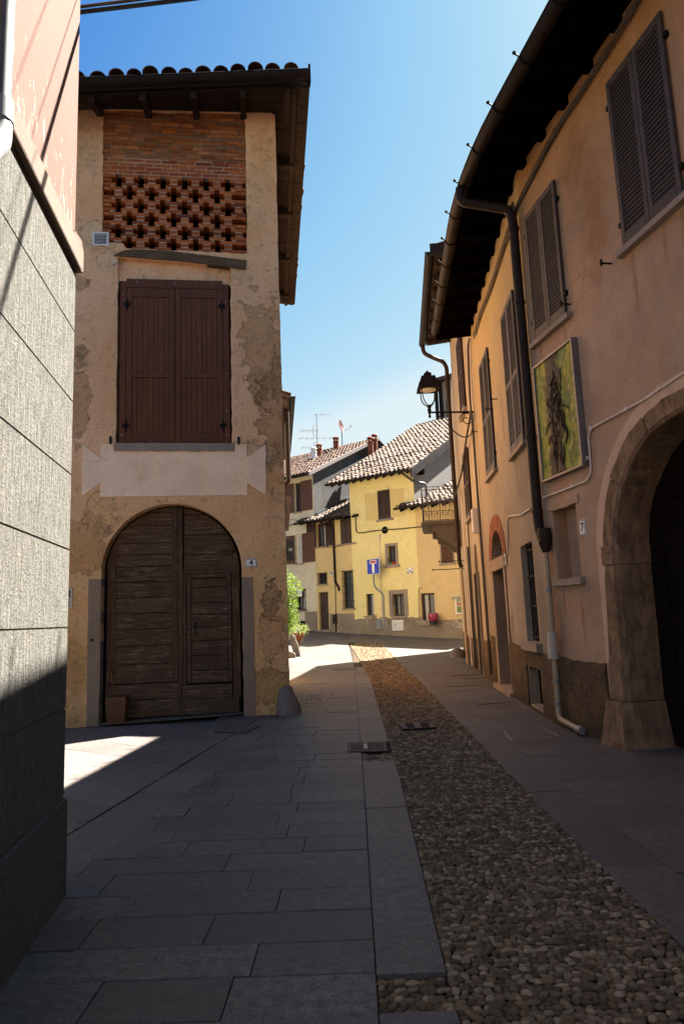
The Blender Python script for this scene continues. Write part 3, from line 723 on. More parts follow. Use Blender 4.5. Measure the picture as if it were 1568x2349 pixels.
# plaster band with the two bow-tie ends: a slightly raised smooth field
mb = MB(); O = .012
band_ = [(.66, 3.83), (3.20, 3.82), (3.20, 4.04), (3.53, 3.81), (3.54, 4.74), (3.20, 4.51), (3.20, 4.76), (2.99, 4.76), (2.99, 4.64), (.87, 4.66), (.87, 4.78), (.66, 4.78), (.66, 4.52), (.34, 4.78), (.36, 3.84), (.66, 4.07)]
mb.prism(F, rough(band_, .07, .0045), -.01, O)
mb.build('plaster_band', plaster('smooth_peach_plaster', (.90, .65, .45), .2, (.72, .42, .20), streak=.6, big=1.6), bh)
mb = MB(); mb.prism(F, rough([(.9, 4.64), (2.98, 4.62), (2.98, 4.77), (.9, 4.785)], .1, .008), -.16, .035); mb.build('window_sill', M['sill'], bh)
mb = MB()
lt = [(.84, 8.34)] + [(.84 + 2.42 * t, 8.44 + .12 * math.sin(min(1, t * 2.2) * 1.6) - .24 * t + random.uniform(-.012, .012)) for t in [i / 14 for i in range(1, 15)]] + [(3.24, 8.13), (3.0, 8.16), (2.2, 8.26), (1.3, 8.31)]
mb.prism(F, lt, -.16, .03); mb.build('lintel_beam', M['lintel'], bh)
# brickwork: courses of real bricks
def brickrow(mb, u0, u1, z, h, L, gap, o, off, skew=0.0, dep=.11, jit=.006):
    u = u0 - off
    while u < u1:
        a = max(u, u0); b = min(u + L * random.uniform(.93, 1.04), u1)
        if b - a > .03:
            dz = skew * (a - u0) + random.uniform(-jit, jit) * .5; oo = o + random.uniform(-jit, jit)
            mb.bbox(F, a, b, z + dz, z + dz + h * random.uniform(.93, 1.03), oo - dep, oo, .008)
        u = (b if b > u else u + L) + gap
bp = .0861; hb = .066
lb = MB(); z = 8.49
per = .405; full = .305
for k in range(18):
    ph = (k // 3) % 2; mid = k % 3 == 1; c = .90 + (per / 2 if ph else 0) - per; sk = -.004
    for i in range(9):
        cc = c + i * per; L = .15 if mid else full
        a, b = cc - L / 2, cc + L / 2
        if b < .64 or a > 3.25: continue
        a = max(a, .625); b = min(b, 3.265)
        if k < 2 and b < .98: continue
        dz = sk * (cc - .6) + random.uniform(-.003, .003); oo = -.018 + random.uniform(-.008, .006)
        lb.bbox(F, a, b, z + dz, z + dz + hb, oo - .22, oo, .006)
    # solid ends at the right and left of the panel
    for a, b in ((.625, .76), (3.08, 3.265)):
        if (k % 6 in (0, 2, 3, 5)) and not (a < 1 and k < 2): lb.bbox(F, a + random.uniform(0, .01), b - random.uniform(0, .02), z, z + hb, -.26, -.03 + random.uniform(-.008, .005), .006)
    z += bp
lb.build('brick_lattice', M['brick'], bh)
jm = MB(); z = 8.49
for k in range(18):   # mortar beds showing as thin light lips
    mid = k % 3 == 1; ph = (k // 3) % 2; c = .90 + (per / 2 if ph else 0) - per
    for i in range(9):
        cc = c + i * per; L = .14 if mid or (k + 1) % 3 == 1 else .07
        cl_ = [(cc, L)] if L > .1 else [(cc - .11, .08), (cc + .11, .08)]
        for m0, l0 in cl_:
            if m0 - l0 / 2 > .63 and m0 + l0 / 2 < 3.25: jm.box(F, m0 - l0 / 2, m0 + l0 / 2, z + hb - .002, z + bp + .002 - .004 * (cc - .6), -.2, -.022 + random.uniform(-.004, .004))
    z += bp
jm.build('lattice_mortar', M['mortar'], bh)
ub = MB(); z = 8.49 + 18 * bp; zt = z
for k in range(4):
    brickrow(ub, .60, 3.28, z, hb, .305, .018, -.02, (k % 2) * .16 + .02, -.006 if k > 1 else -.004); z += bp * .95
ub.build('brick_courses', M['brick'], bh)
MB().prism(F, [(.58, zt - .012), (3.3, zt - .025), (3.3, z - .01), (.58, z)], -.16, -.029).build('course_mortar', M['mortar'], bh)
ob = MB(); z0_ = z; k = 0
while z < 11.4:
    brickrow(ob, .60, 3.28, z + .01, .068, random.choice([.2, .27, .25]), .02, -.035, random.uniform(0, .2), random.uniform(-.03, -.012), jit=.016); z += .092; k += 1
ob.build('old_brickwork', M['old_brick'], bh)
MB().box(F, .58, 3.3, z0_ + .0, 11.5, -.16, -.05).build('old_mortar', M['old_mortar'], bh)
# shutters
sh = MB(); sz0, sz1 = 4.80, 7.93
fr = MB()
for a, b in ((.945, 1.06), (2.80, 2.915)): fr.bbox(F, a, b, 4.80, 7.86, -.16, -.05, .008)
fr.bbox(F, 1.06, 2.80, 7.76, 7.93, -.158, -.045, .008); fr.box(F, .93, 2.93, 4.775, 4.80, -.16, -.03)
fb = fr.build('shutter_frame', M['shutter_red'], bh)
MB().sheet(F, [(.9, 7.9), (2.95, 7.86), (2.95, 8.3), (.9, 8.4)], o=-.10).build('plaster_above_shutter', M['ochre'], bh)
bo = MB()
for u, zz in ((1.25, 7.86), (1.93, 7.86), (2.6, 7.86), (1.0, 7.6), (2.86, 7.5), (1.0, 6.5), (2.86, 6.1), (1.0, 5.6), (2.86, 5.4), (1.0, 4.95), (2.86, 4.95)):
    bo.lathe((0, 0, 0), [(.001, 0)], 3) if False else bo.prism(F, [(u + .017 * math.cos(t * math.pi / 4), zz + .017 * math.sin(t * math.pi / 4)) for t in range(8)], -.05, -.036)
pieces(bo, 'bolt', M['steel'], bh, fb)
for u0, u1 in ((1.065, 1.925), (1.935, 2.795)):
    L = MB(); o = -.085; t = .035
    for a, b in ((u0, u0 + .10), (u1 - .10, u1)): L.bbox(F, a, b, 4.81, 7.755, o, o + t, .006)
    for za, zb in ((4.81, 4.99), (5.98 + .05, 6.12), (7.58, 7.755)): L.bbox(F, u0 + .10, u1 - .10, za, zb, o + .001, o + t - .003, .006)
    n = 7
    for i in range(n):
        a = u0 + .10 + (u1 - u0 - .20) * i / n; b = u0 + .10 + (u1 - u0 - .20) * (i + 1) / n
        for za, zb in ((4.99, 6.03), (6.12, 7.58)): L.bbox(F, a + .001, b - .001, za, zb, o - .005, o + .016, .007)
    lf = L.build('shutter_leaf', M['shutter_red'], bh)
    h = MB(); uu = u0 + .01 if u0 < 1.5 else u1 - .01
    for zz in (5.12, 7.42): h.box(F, uu - .06, uu + .06, zz - .035, zz + .035, o + t - .002, o + t + .012); h.tube([F.pt(uu, zz - .1, o + t + .008), F.pt(uu, zz + .1, o + t + .008)], .016, 6)
    pieces(h, 'hinge', M['iron'], bh, lf, 2)
hk = MB()
for u, zz in ((.83, 4.84), (3.06, 4.82)): hk.tube([F.pt(u, zz - .07, .03), F.pt(u, zz + .06, .04)], .022, 6); hk.box(F, u - .012, u + .012, zz - .02, zz + .02, -.03, .04)
pieces(hk, 'shutter_catch', M['iron'], bh, None, 2)
# gate: frame, boards, wicket
go = -.20
arch_in = archp(.74, 3.04, .02, 2.50, 26)
gl = MB(); gp = MB()
def board(mb, u0, u1, z0, z1, o0, o1, cl=arch_in, dz=0.0):
    p = clip([(u0, z0), (u1, z0 + dz), (u1, z1 + dz), (u0, z1)], cl)
    if len(p) >= 3: mb.prism(F, p, o0, o1)
gt = MB(); zc = .62
while zc < 3.75:
    h = random.uniform(.2, .33); board(gt, .92, 1.86, zc, zc + h - .012, go - .04, go + random.uniform(-.004, .006)); zc += h
left_leaf = MB(); left_leaf.v, left_leaf.f = gt.v, gt.f
board(left_leaf, .76, 2.02, .05, .33, go - .02, go + .015); board(left_leaf, .76, 2.02, .345, .60, go - .02, go + .018)
ll = left_leaf.build('gate_leaf', M['gate'], bh)
st = MB()
board(st, .76, .915, .61, 3.2, go - .05, go - .01); board(st, 1.865, 1.95, .61, 3.7, go - .04, go + .035)
st.build('gate_stile', M['gate_post'], bh, ll)
rl = MB(); zc = 2.52
while zc < 3.75:
    h = random.uniform(.24, .4); board(rl, 2.07, 3.0, zc, zc + h - .012, go - .04, go + random.uniform(-.004, .006)); zc += h
rr = rl.build('gate_leaf', M['gate'], bh); rl = MB(); board(rl, 2.03, 3.0, .05, .30, go - .02, go + .015); board(rl, 2.03, 2.88, .305, .54, go - .02, go + .018); rl.build('gate_rail', M['gate'], bh, rr)
st = MB(); board(st, 1.955, 2.045, .05, 3.7, go - .04, go + .022); board(st, 2.05, 2.10, .55, 2.5, go - .04, go + .012); board(st, 2.90, 3.03, .3, 3.0, go - .05, go + .0); board(st, 2.05, 2.92, 2.46, 2.515, go - .03, go + .012)
st.build('gate_stile', M['gate_post'], bh, rr)
wk = MB(); wz = .70
for a, b, c, d in ((2.115, 2.185, .57, 2.45), (2.82, 2.885, .57, 2.45)): wk.bbox(F, a, b, c, d, go - .03, go + .012, .006)
wk.bbox(F, 2.185, 2.82, 2.38, 2.45, go - .03, go + .010, .006)
zc = .57
while zc < 2.36:
    h = min(random.uniform(.2, .28), 2.375 - zc); wk.bbox(F, 2.19, 2.815, zc, zc + h - .010, go - .04, go - .012 + random.uniform(-.004, .004), .005); zc += h
wd_ = wk.build('wicket_door', M['gate'], bh)
hd = MB().tube([F.pt(2.26, 1.60, go), F.pt(2.26, 1.60, go + .04), F.pt(2.26, 1.38, go + .04), F.pt(2.26, 1.38, go)], .012, 6); hd.build('handle', M['iron'], bh, wd_)
sw = MB(); sw.prism(F, [(.72, -.03), (3.06, .03), (3.06, .045), (.72, .015)], -.30, -.02); sw.build('threshold', M['granite_warm'], bh)
for a, b, top_ in ((.50, .70, 2.40), (3.08, 3.27, 2.36)):
    mb = MB(); mb.prism(F, rough([(a, -.03), (b, -.03), (b, top_), (a, top_)], .2, .008), -.28, .014); jb = mb.build('jamb_stone', M['jamb'], bh)
MB().box(F, .545, .60, 1.355, 1.40, .012, .016).build('keyhole_plate', M['iron'], bh)
# corner guard stone
cs = MB(); cp = F.pt(UR - .03, 0, .03)
ring = [(.225, -.05), (.21, .08), (.18, .2), (.15, .33), (.11, .43), (.05, .47)]
cs.lathe(cp, [(r * random.uniform(.96, 1.05), z) for r, z in ring], 12, 1, .9)
for i, v in enumerate(cs.v): cs.v[i] = (v[0] + random.uniform(-.022, .022) - .10 * max(0, v[2]), v[1] + random.uniform(-.022, .022) + .08 * max(0, v[2]), v[2] + random.uniform(-.02, .02))
solo(cs, 'guard_stone', stone('purple_grey_granite', (.17, .13, .11), .45, 22, .9, 0), 'rounded rough grey guard stone at the street corner of the ochre house', 'guard stone', tuple(cp), smooth=60)
# roof: eave boards, rafters, gutter, tiles
OV = .86
zf = lambda u, o: 11.47 - .034 * (3.9 - u) - o / .9 * (.13 + .083 * (3.9 - u))      # eave boards: the eave dips to the left
ze = lambda u: 11.50 + .117 * (u - 3.86)
so_ = MB(); rf = MB()
for i in range(7):
    a = OV * i / 7; b = OV * (i + 1) / 7 - .008
    P = F.pt; L_, R_ = -3.6, UR + .62; so_.hexa([P(L_, zf(L_, a), a - .05), P(R_, zf(R_, a), a - .05), P(R_, zf(R_, b), b - .05), P(L_, zf(L_, b), b - .05), P(L_, zf(L_, a) + .025, a - .05), P(R_, zf(R_, a) + .025, a - .05), P(R_, zf(R_, b) + .025, b - .05), P(L_, zf(L_, b) + .025, b - .05)])
for i in range(38):
    a = -.80 + i * .235; b = a + .225
    P = WR.pt; z_ = 11.43 + random.uniform(-.006, .006); so_.hexa([P(a, z_, -.05), P(b, z_, -.05), P(b, z_ - .08, .60), P(a, z_ - .08, .60), P(a, z_ + .025, -.05), P(b, z_ + .025, -.05), P(b, z_ - .055, .60), P(a, z_ - .055, .60)])
for u in (-.35, .55, 1.45, 2.35, 3.25, 4.08): rf.beam(F.pt(u, zf(u, 0) - .07, -.1), F.pt(u, zf(u, OV - .1) - .07, OV - .1), .11, .13)
for u in (1.3, 3.1, 5.2, 7.3): rf.beam(WR.pt(u, 11.30, -.1), WR.pt(u, 11.30, .42), .16, .18)
rf.beam(WR.pt(-.75, 11.33, .36), WR.pt(8.0, 11.33, .36), .09, .11)
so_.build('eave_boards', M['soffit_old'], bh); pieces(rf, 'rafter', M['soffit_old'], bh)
tl = MB(); e0 = F.pt(-3.5, ze(-3.5) + .06, OV + .06); e1 = F.pt(UR + .42, ze(UR + .42) + .06, OV + .06); upv = F.n * -3.6 + Vector((0, 0, 1.25))
tiles(tl, e0, e1, upv, .31, .45, .142, 8, .028)
tiles(tl, WR.pt(-.3, 11.47, .62), WR.pt(8.0, 11.47, .62), WR.n * -2.6 + Vector((0, 0, .95)), .30, .45, .125, 6, .015, mask=lambda b: (b - F.pt(0, 0, -1.6)).dot(F.n) < 0 or (b - WR.pt(0, 0, .25)).dot(WR.n) > 0 and False)
dk = MB(); deck(dk, F.pt(-3.6, ze(-3.6), OV - .02), F.pt(UR + .60, ze(UR + .6), OV - .02), upv, .05, .02)
Zt = Vector((0, 0, 0)); ridge = F.n * -3.6
dk.add([WR.pt(-.8, 11.44, .6), WR.pt(8.0, 11.44, .6), WR.pt(8.0, 12.75, -2.8), WR.pt(2.6, 12.75, -2.8), F.pt(-3.6, 12.8, -2.75), Vector((-7.6, 19.6, 12.75))], [(0, 1, 2, 3), (3, 2, 5, 4)])
tr = tl.build('roof_tiles', M['tile_dark'], bh, smooth=40); dk.build('roof_deck', M['roof_deck'], bh)
gm_ = MB(); gutter(gm_, [F.pt(-3.5, ze(-3.5) - .02, OV + .10), F.pt(UR + .60, ze(UR + .6) - .02, OV + .10)], .105)
for i in range(6): q_ = -.35 + i * .9; gm_.tube([F.pt(q_, ze(q_), OV + .21), F.pt(q_, ze(q_) - .09, OV + .19), F.pt(q_, ze(q_) - .14, OV + .1)], .013, 6)
gm_.build('gutter', M['gutter'], bh, smooth=50)
mb = MB(); mb.box(WR, -.86, 8.02, 11.33, 11.50, .60, .64); mb.box(F, UR + .30, UR + .62, 11.58, 11.70, OV - .02, OV + .02); mb.box(F, UR + .6, UR + .64, 11.42, 11.78, OV - .1, OV + .06); mb.build('verge_board', M['gutter'], bh)

# small things on and by the brick house
def number_plate(w, u, z, txt, label, wd=.20, ht=.14, o=.0, size=.12):
    t = thing('house_number_plate', label, 'house number', tuple(w.pt(u, z - ht / 2, o)), 'house number plates')
    p = MB().bbox(w, u - wd / 2, u + wd / 2, z - ht / 2, z + ht / 2, o - .005, o + .014, .005).build('plate', M['white_paint'], t)
    b = MB()
    for a, c, d, e in ((-wd / 2 + .008, wd / 2 - .008, ht / 2 - .016, ht / 2 - .008), (-wd / 2 + .008, wd / 2 - .008, -ht / 2 + .008, -ht / 2 + .016), (-wd / 2 + .008, -wd / 2 + .016, -ht / 2 + .016, ht / 2 - .016), (wd / 2 - .016, wd / 2 - .008, -ht / 2 + .016, ht / 2 - .016)):
        b.box(w, u + a, u + c, z + d, z + e, o + .012, o + .0155)
    b.build('border', M['ink'], t); text(txt, w, u, z, o + .0145, size, M['ink'], 'numeral', None, t, bold=.004)
    return t
number_plate(F, 3.245, 2.605, '4', 'white enamel house number 4 plate beside the arched gate of the ochre house', .205, .15, .001, .13)
ic = thing('intercom', 'beige metal door intercom panel with name buttons on the ochre wall', 'intercom', tuple(F.pt(.15, 1.93, 0)))
iu0, iu1, iz0, iz1 = .02, .245, 1.92, 2.26
MB().bbox(F, iu0, iu1, iz0, iz1, -.005, .03, .006).build('panel', flat('beige_metal', (.52, .44, .34), .45, .1, .4), ic)
MB().box(F, iu0 + .03, iu1 - .035, iz0 + .18, iz1 - .035, .028, .033).build('button_field', M['ink'], ic)
for i in range(4):
    z_ = iz1 - .06 - i * .03
    MB().box(F, iu0 + .04, iu0 + .125, z_ - .009, z_ + .009, .031, .036).build('name_card', [flat('yellow_card', (.6, .5, .08)), M['white_paint'], flat('salmon_card', (.6, .22, .12)), M['white_paint']][i], ic)
    MB().box(F, iu1 - .085, iu1 - .06, z_ - .008, z_ + .008, .031, .037).build('button', flat('brass_button', (.3, .2, .07), .4), ic)
g_ = MB()
for i in range(9): g_.box(F, iu0 + .04, iu1 - .045, iz0 + .03 + i * .014, iz0 + .036 + i * .014, .029, .0325)
g_.build('speaker_slots', M['ink'], ic)
vt = thing('vent_grille', 'small white plastic louvred vent grille on the ochre wall beside the brick lattice', 'vent', tuple(F.pt(.60, 8.55, 0)))
vu0, vu1, vz0, vz1 = .455, .745, 8.53, 8.80
fm = MB()
for a, b, c, d in ((vu0, vu1, vz0, vz0 + .03), (vu0, vu1, vz1 - .03, vz1), (vu0, vu0 + .035, vz0 + .03, vz1 - .03), (vu1 - .035, vu1, vz0 + .03, vz1 - .03)): fm.bbox(F, a, b, c, d, -.01, .03, .004)
fm.build('frame', M['white_paint'], vt); MB().box(F, vu0 + .03, vu1 - .03, vz0 + .03, vz1 - .03, -.005, .004).build('backing', M['dark'], vt)
sl = MB()
for i in range(7):
    z_ = vz0 + .045 + i * .029; P = F.pt; sl.hexa([P(vu0 + .034, z_, .02), P(vu1 - .034, z_, .02), P(vu1 - .034, z_ + .014, .006), P(vu0 + .034, z_ + .014, .006), P(vu0 + .034, z_ + .005, .021), P(vu1 - .034, z_ + .005, .021), P(vu1 - .034, z_ + .019, .007), P(vu0 + .034, z_ + .019, .007)])
sl.build('louvre', M['white_paint'], vt)
# terracotta-coloured planter pushed against the gate
pt_ = MB(); b = F.pt(.99, .0, -.02)
def tub(mb, c, w0, w1, d0, d1, h, wl):
    P = lambda u, o, z: c + F.d * u + F.n * o + Vector((0, 0, z))
    a = [P(-w0, -d0, 0), P(w0, -d0, 0), P(w0, d0, 0), P(-w0, d0, 0)]; t = [P(-w1, -d1, h), P(w1, -d1, h), P(w1, d1, h), P(-w1, d1, h)]
    i = [P(-w1 + .02, -d1 + .02, h), P(w1 - .02, -d1 + .02, h), P(w1 - .02, d1 - .02, h), P(-w1 + .02, d1 - .02, h)]; j = [P(-w0 + .02, -d0 + .02, .1), P(w0 - .02, -d0 + .02, .1), P(w0 - .02, d0 - .02, .1), P(-w0 + .02, d0 - .02, .1)]
    mb.add(a + t + i + j, [(3, 2, 1, 0)] + [(k + q, k + (q + 1) % 4, k + 4 + (q + 1) % 4, k + 4 + q) for k in (0, 4, 8) for q in range(4)] + [(12, 13, 14, 15)])
tub(pt_, b, .135, .16, .13, .155, .36, 0); tub(pt_, b + Vector((0, 0, .33)), .168, .17, .163, .165, .05, 0)
solo(pt_, 'planter', flat('brown_plastic', (.11, .042, .018), .6, .2, .35), 'empty square brown planter pot standing at the foot of the arched gate', 'planter', tuple(b))
# ------------------------------------------------------------------ near house on the right: bent front, arched gate, shutters
A, B = WS0, WS1
nh = thing('right_house', 'long rose and ochre house on the right with grey shutters and stone arched gateway', 'house', (2.9, 9.7, 0))
GC, GZ, GR = 2.30, 2.20, 1.35
gate2 = [(GC - GR, -.05), (GC + GR + .06, -.05)] + [(GC + GR * math.cos(math.pi * i / 26), GZ + GR * math.sin(math.pi * i / 26)) for i in range(27)]
niche = rectp(4.44, 5.05, 2.0, 2.96)
ZT = 8.32
UA = -8.0
mb = MB()
mb.sheet(A, [(UA, -.1), (A.len, -.1), (A.len, ZT), (UA, ZT)], [rough(gate2, .15, .012), rough(niche, .2, .006)], depths=[.46, .2])
mb.box(A, 4.42, 5.07, 1.98, 2.98, -.26, -.2)
mb.build('front_wall', M['wall_near'], nh)
door_h = rectp(3.62, 4.98, -.05, 2.44); barw = rectp(1.0, 1.93, 1.09, 2.67); cell = [(1.04, .06), (2.02, .06), (2.02, .62), (1.9, .68), (1.04, .68)]
DC, DZ = 4.36, 2.68
fan = [(DC + .66 * math.cos(math.pi * i / 16), DZ + .56 * math.sin(math.pi * i / 16)) for i in range(17)]
mb = MB(); mb.sheet(B, [(0, -.1), (5.93, -.1), (5.93, ZT), (0, ZT)], [door_h, rough(barw, .2, .006), rough(cell, .15, .01), fan], depths=[.34, .22, .16, .2])
mb.build('front_wall', M['wall_mid'], nh)
# body behind
mb = MB(); p0 = A.pt(UA, 0, -.5); p1 = A.pt(A.len, 0, -.5); p2 = B.pt(5.93, 0, -.5); q1 = Vector((11, 15.9, 0)); q0 = Vector((11.5, -4, 0)); Z = Vector((0, 0, 8.2))
r_ = [A.pt(UA, 0), B.pt(5.93, 0)]
mb.add([r_[1], q1, q1 + Z, r_[1] + Z, q0, q0 + Z, r_[0], r_[0] + Z], [(0, 1, 2, 3), (1, 4, 5, 2), (4, 6, 7, 5)]); mb.build('rear_wall', M['wall_mid'], nh)
mb = MB()
mb.box(B, 3.5, 5.1, -.05, 3.4, -1.2, -.45); mb.box(B, .9, 2.1, .0, 2.8, -.8, -.30); mb.build('inner_room', M['dark'], nh)
# plinth
def plinth(mb, w, us, o, zl=-.1):
    pl = [(us[0][0], zl)] + us[::1] + [(us[-1][0], zl)]; pl = [pl[-1]] + [pl[0]] + us if False else pl
    mb.prism(w, pl, -.04, o)
mb = MB()
us = [(u, .92 + random.uniform(-.015, .015) + (.02 if u > 5 else 0)) for u in [4.06 + i * .128 for i in range(10)]] + [(A.len, .96)]
plinth(mb, A, us, .03)
us = [(.0, .96), (.3, .96), (.7, .95), (.85, .94), (2.15, .94), (2.6, .98), (3.2, 1.0), (3.60, 1.0)]
mb.prism(B, [(0, -.1)] + us[:4] + [(.98, .94), (.98, .03), (2.06, .03), (2.06, .94)] + us[4:] + [(3.60, -.1)], -.04, .03)
mb.prism(B, [(5.28, -.1), (5.28, 1.06), (5.93, 1.07), (5.93, -.1)], -.04, .03)
mb.prism(B, [(.98, .70), (2.06, .70), (2.06, .94), (.98, .94)], -.04, .029)
mb.build('plinth', M['plinth'], nh)
# gateway stones: voussoirs, jambs, capital, flared foot, painted band
mb = MB()
def arcband(mb, r0, r1, a0, a1, o0, o1, n=6, jit=.0):
    for i in range(n):
        t0 = a0 + (a1 - a0) * i / n; t1 = a0 + (a1 - a0) * (i + 1) / n
        q = [(GC + r * math.cos(t), GZ + r * math.sin(t)) for r, t in ((r0, t0), (r1, t0), (r1, t1), (r0, t1))]
        mb.prism(A, q, o0, o1)
ang = [0, .62, 1.2, 1.75, 2.35, math.pi]
for k in range(5):
    n = 7; t0 = ang[k] + .006; t1 = ang[k + 1] - .006; vs = []
    ro = GR + .21 + random.uniform(-.02, .02)
    for i in range(n + 1):
        t = t0 + (t1 - t0) * i / n
        for r, o in ((GR - .02, -.48), (ro, -.3), (ro + random.uniform(-.012, .012), .02 + random.uniform(-.006, .006)), (GR + .015 + random.uniform(-.008, .008), .018), (GR - .015 + random.uniform(-.01, .008), -.02)): vs.append(A.pt(GC + r * math.cos(t), GZ + r * math.sin(t), o))
    fs = [(i * 5 + a, i * 5 + (a + 1) % 5, (i + 1) * 5 + (a + 1) % 5, (i + 1) * 5 + a) for i in range(n) for a in range(5)] + [tuple(range(5)), tuple(n * 5 + a for a in range(5))]
    mb.add(vs, fs)
def jambstone(mb, z0, z1, u_in0, u_in1, wd0, wd1, o0, o1, n=8):
    vs = []
    for i in range(n + 1):
        t = i / n; z = z0 + (z1 - z0) * t; ui = u_in0 + (u_in1 - u_in0) * t; w = wd0 + (wd1 - wd0) * t; o = o0 + (o1 - o0) * t; j = lambda: random.uniform(-.010, .010)
        for u, oo in ((ui, -.48), (ui + j(), -.02), (ui + .035 + j(), o + j()), (ui + w + j(), o + j() * .5), (ui + w, -.48)): vs.append(A.pt(u, z, oo))
    mb.add(vs, [(i * 5 + a, i * 5 + (a + 1) % 5, (i + 1) * 5 + (a + 1) % 5, (i + 1) * 5 + a) for i in range(n) for a in range(5)] + [tuple(range(5)), tuple(n * 5 + a for a in range(5))])
jambstone(mb, 2.10, 2.32, GC + GR - .03, GC + GR - .035, .25, .25, .045, .045, 4)
jambstone(mb, .52, 2.09, GC + GR - .0, GC + GR - .02, .30, .22, .06, .03, 12)
jambstone(mb, -.08, .51, GC + GR - .12, GC + GR - .02, .56, .36, .17, .09, 8)
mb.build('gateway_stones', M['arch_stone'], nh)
mb = MB()
n = 22
o_ = [(GC + (GR + .37) * math.cos(math.pi * .62 * i / n), GZ + (GR + .37) * math.sin(math.pi * .62 * i / n)) for i in range(n + 1)]
i_ = [(GC + (GR + .19) * math.cos(math.pi * .62 * i / n), GZ + (GR + .19) * math.sin(math.pi * .62 * i / n)) for i in range(n + 1)]
pb = [(GC + GR + .20, .93), (GC + GR + .385, .93)] + o_ + i_[::-1]
mb.prism(A, pb, -.02, .012); mb.build('plaster_band', plaster('pale_rose_plaster', (.54, .37, .255), .15, (.35, .22, .13)), nh)
# gate boards deep in the arch
mb = MB(); gcl = [(GC - GR, .02), (GC + GR + .05, .02)] + [(GC + GR * math.cos(math.pi * i / 20), GZ + GR * math.sin(math.pi * i / 20)) for i in range(21)]
z = .03
while z < 3.5:
    h = random.uniform(.26, .36)
    for a, b in ((1.0, 2.25), (2.33, 3.40)):
        p = clip(rectp(a, b, z, z + h - .012), gcl)
        if len(p) > 2: mb.prism(A, p, -.52, -.46 + random.uniform(-.004, .004))
    z += h
for a, b in ((2.24, 2.34), (3.38, 3.68), (.9, 1.02)):
    p = clip(rectp(a, b, .02, 3.6), gcl); mb.prism(A, p, -.53, -.44)
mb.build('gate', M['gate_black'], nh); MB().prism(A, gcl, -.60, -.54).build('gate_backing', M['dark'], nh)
# niche trim
mb = MB(); mb.prism(A, rough([(4.36, 1.905), (5.13, 1.905), (5.13, 1.995), (4.36, 1.995)], .07, .008), -.2, .07); mb.build('niche_sill', M['sill'], nh)
mb = MB(); mb.prism(A, rough([(4.34, 2.955), (5.16, 2.955), (5.15, 3.07), (4.35, 3.07)], .09, .01), -.02, .022); mb.build('niche_lintel', M['wall_near'], nh)
# upper windows with closed slatted shutters
for w, (ua, ub, za, zb), rails in ((A, (1.82, 2.83, 5.64, 7.74), ()), (A, (4.18, 5.09, 5.46, 7.43), ()), (B, (.80, 1.90, 4.25, 6.79), (.47,)), (B, (3.61, 4.76, 4.42, 6.94), (.47,))):
    mid = (ua + ub) / 2
    wn_ = MB().box(w, ua + .02, ub - .02, za + .02, zb - .02, -.02, .012).build('window', M['dark'], nh)
    for a, b in ((ua, mid - .004), (mid + .004, ub)): louvers(w, a, b, za, zb, .016, 'shutter_leaf', M['shutter_grey'], wn_, nh, 34 if w is A else 38, rails, .065)
    mb = MB(); hs = MB()
    for zz in (za + .3, zb - .3):
        for uu in (ua - .015, ub + .015): hs.box(w, uu - .03, uu + .03, zz - .03, zz + .03, .0, .045)
    pieces(hs, 'hinge', M['iron'], nh, wn_)
    mb.prism(w, rough([(ua - .10, za - .075), (ub + .10, za - .075), (ub + .10, za - .005), (ua - .10, za - .005)], .15, .003), -.1, .085); mb.build('sill', M['sill'], nh, wn_)
mb = MB()
for w, px, py in ((A, 1402, 605), (A, 1308, 698), (A, 1215, 800), (B, 1140, 915), (B, 1130, 938), (B, 1095, 990)):
    u, z_ = w.on(px, py); hook(mb, w, u, z_)
pieces(mb, 'shutter_catch', M['iron'], nh, None, 2)
# grey steel door and stone surround, brick fan arch
mb = MB(); mb.box(B, 3.46, 3.635, .0, 2.44, -.34, .03); mb.box(B, 4.965, 5.24, .0, 2.44, -.34, .03); mb.bbox(B, 3.42, 5.2, 2.425, 2.675, -.3, .05, .01); mb.prism(B, rough([(3.35, -.05), (5.35, -.05), (5.35, .09), (3.35, .09)], .3, .01), -.33, .12)
ds = mb.build('door_surround', M['jamb'], nh)
dr = MB(); dr.box(B, 3.63, 4.97, .09, 2.43, -.37, -.335)
for i in range(2):
    for c, d in ((.25, 1.1), (1.25, 2.3)): dr.bbox(B, 3.72 + i * .62, 4.25 + i * .62, c, d, -.34, -.32, .02)
dd = dr.build('door', M['gate_black'], nh); MB().tube([B.pt(3.78, 1.15, -.33), B.pt(3.78, 1.15, -.28), B.pt(3.9, 1.15, -.28)], .012, 6).build('handle', M['steel'], nh, dd)
mb = MB(); n = 26
for i in range(n):
    t0 = math.pi * i / n + .006; t1 = math.pi * (i + 1) / n - .006; q = []
    for rx, rz, t in ((.66, .56, t0), (1.06, .90, t0), (1.06, .90, t1), (.66, .56, t1)): q.append((DC + rx * math.cos(t), DZ + rz * math.sin(t)))
    mb.prism(B, q, -.2, .012 + random.uniform(-.004, .004))
ba = mb.build('brick_arch', bricks('bright_red_brick', [(.20, .07, .034), (.27, .10, .05), (.15, .055, .03), (.23, .09, .048)]), nh)
fg = MB(); fg.prism(B, [(DC + .655 * math.cos(math.pi * i / 16), DZ + .555 * math.sin(math.pi * i / 16)) for i in range(17)], -.22, -.205); fl = fg.build('fanlight', M['glass'], nh)
fg = MB()
for t in (.5, 1.05, 1.57, 2.1, 2.64): fg.tube([B.pt(DC, DZ + .01, -.17), B.pt(DC + .64 * math.cos(t), DZ + .54 * math.sin(t), -.17)], .012, 6)
fg.tube([B.pt(DC + .3 * math.cos(math.pi * i / 12), DZ + .26 * math.sin(math.pi * i / 12), -.165) for i in range(13)], .011, 6)
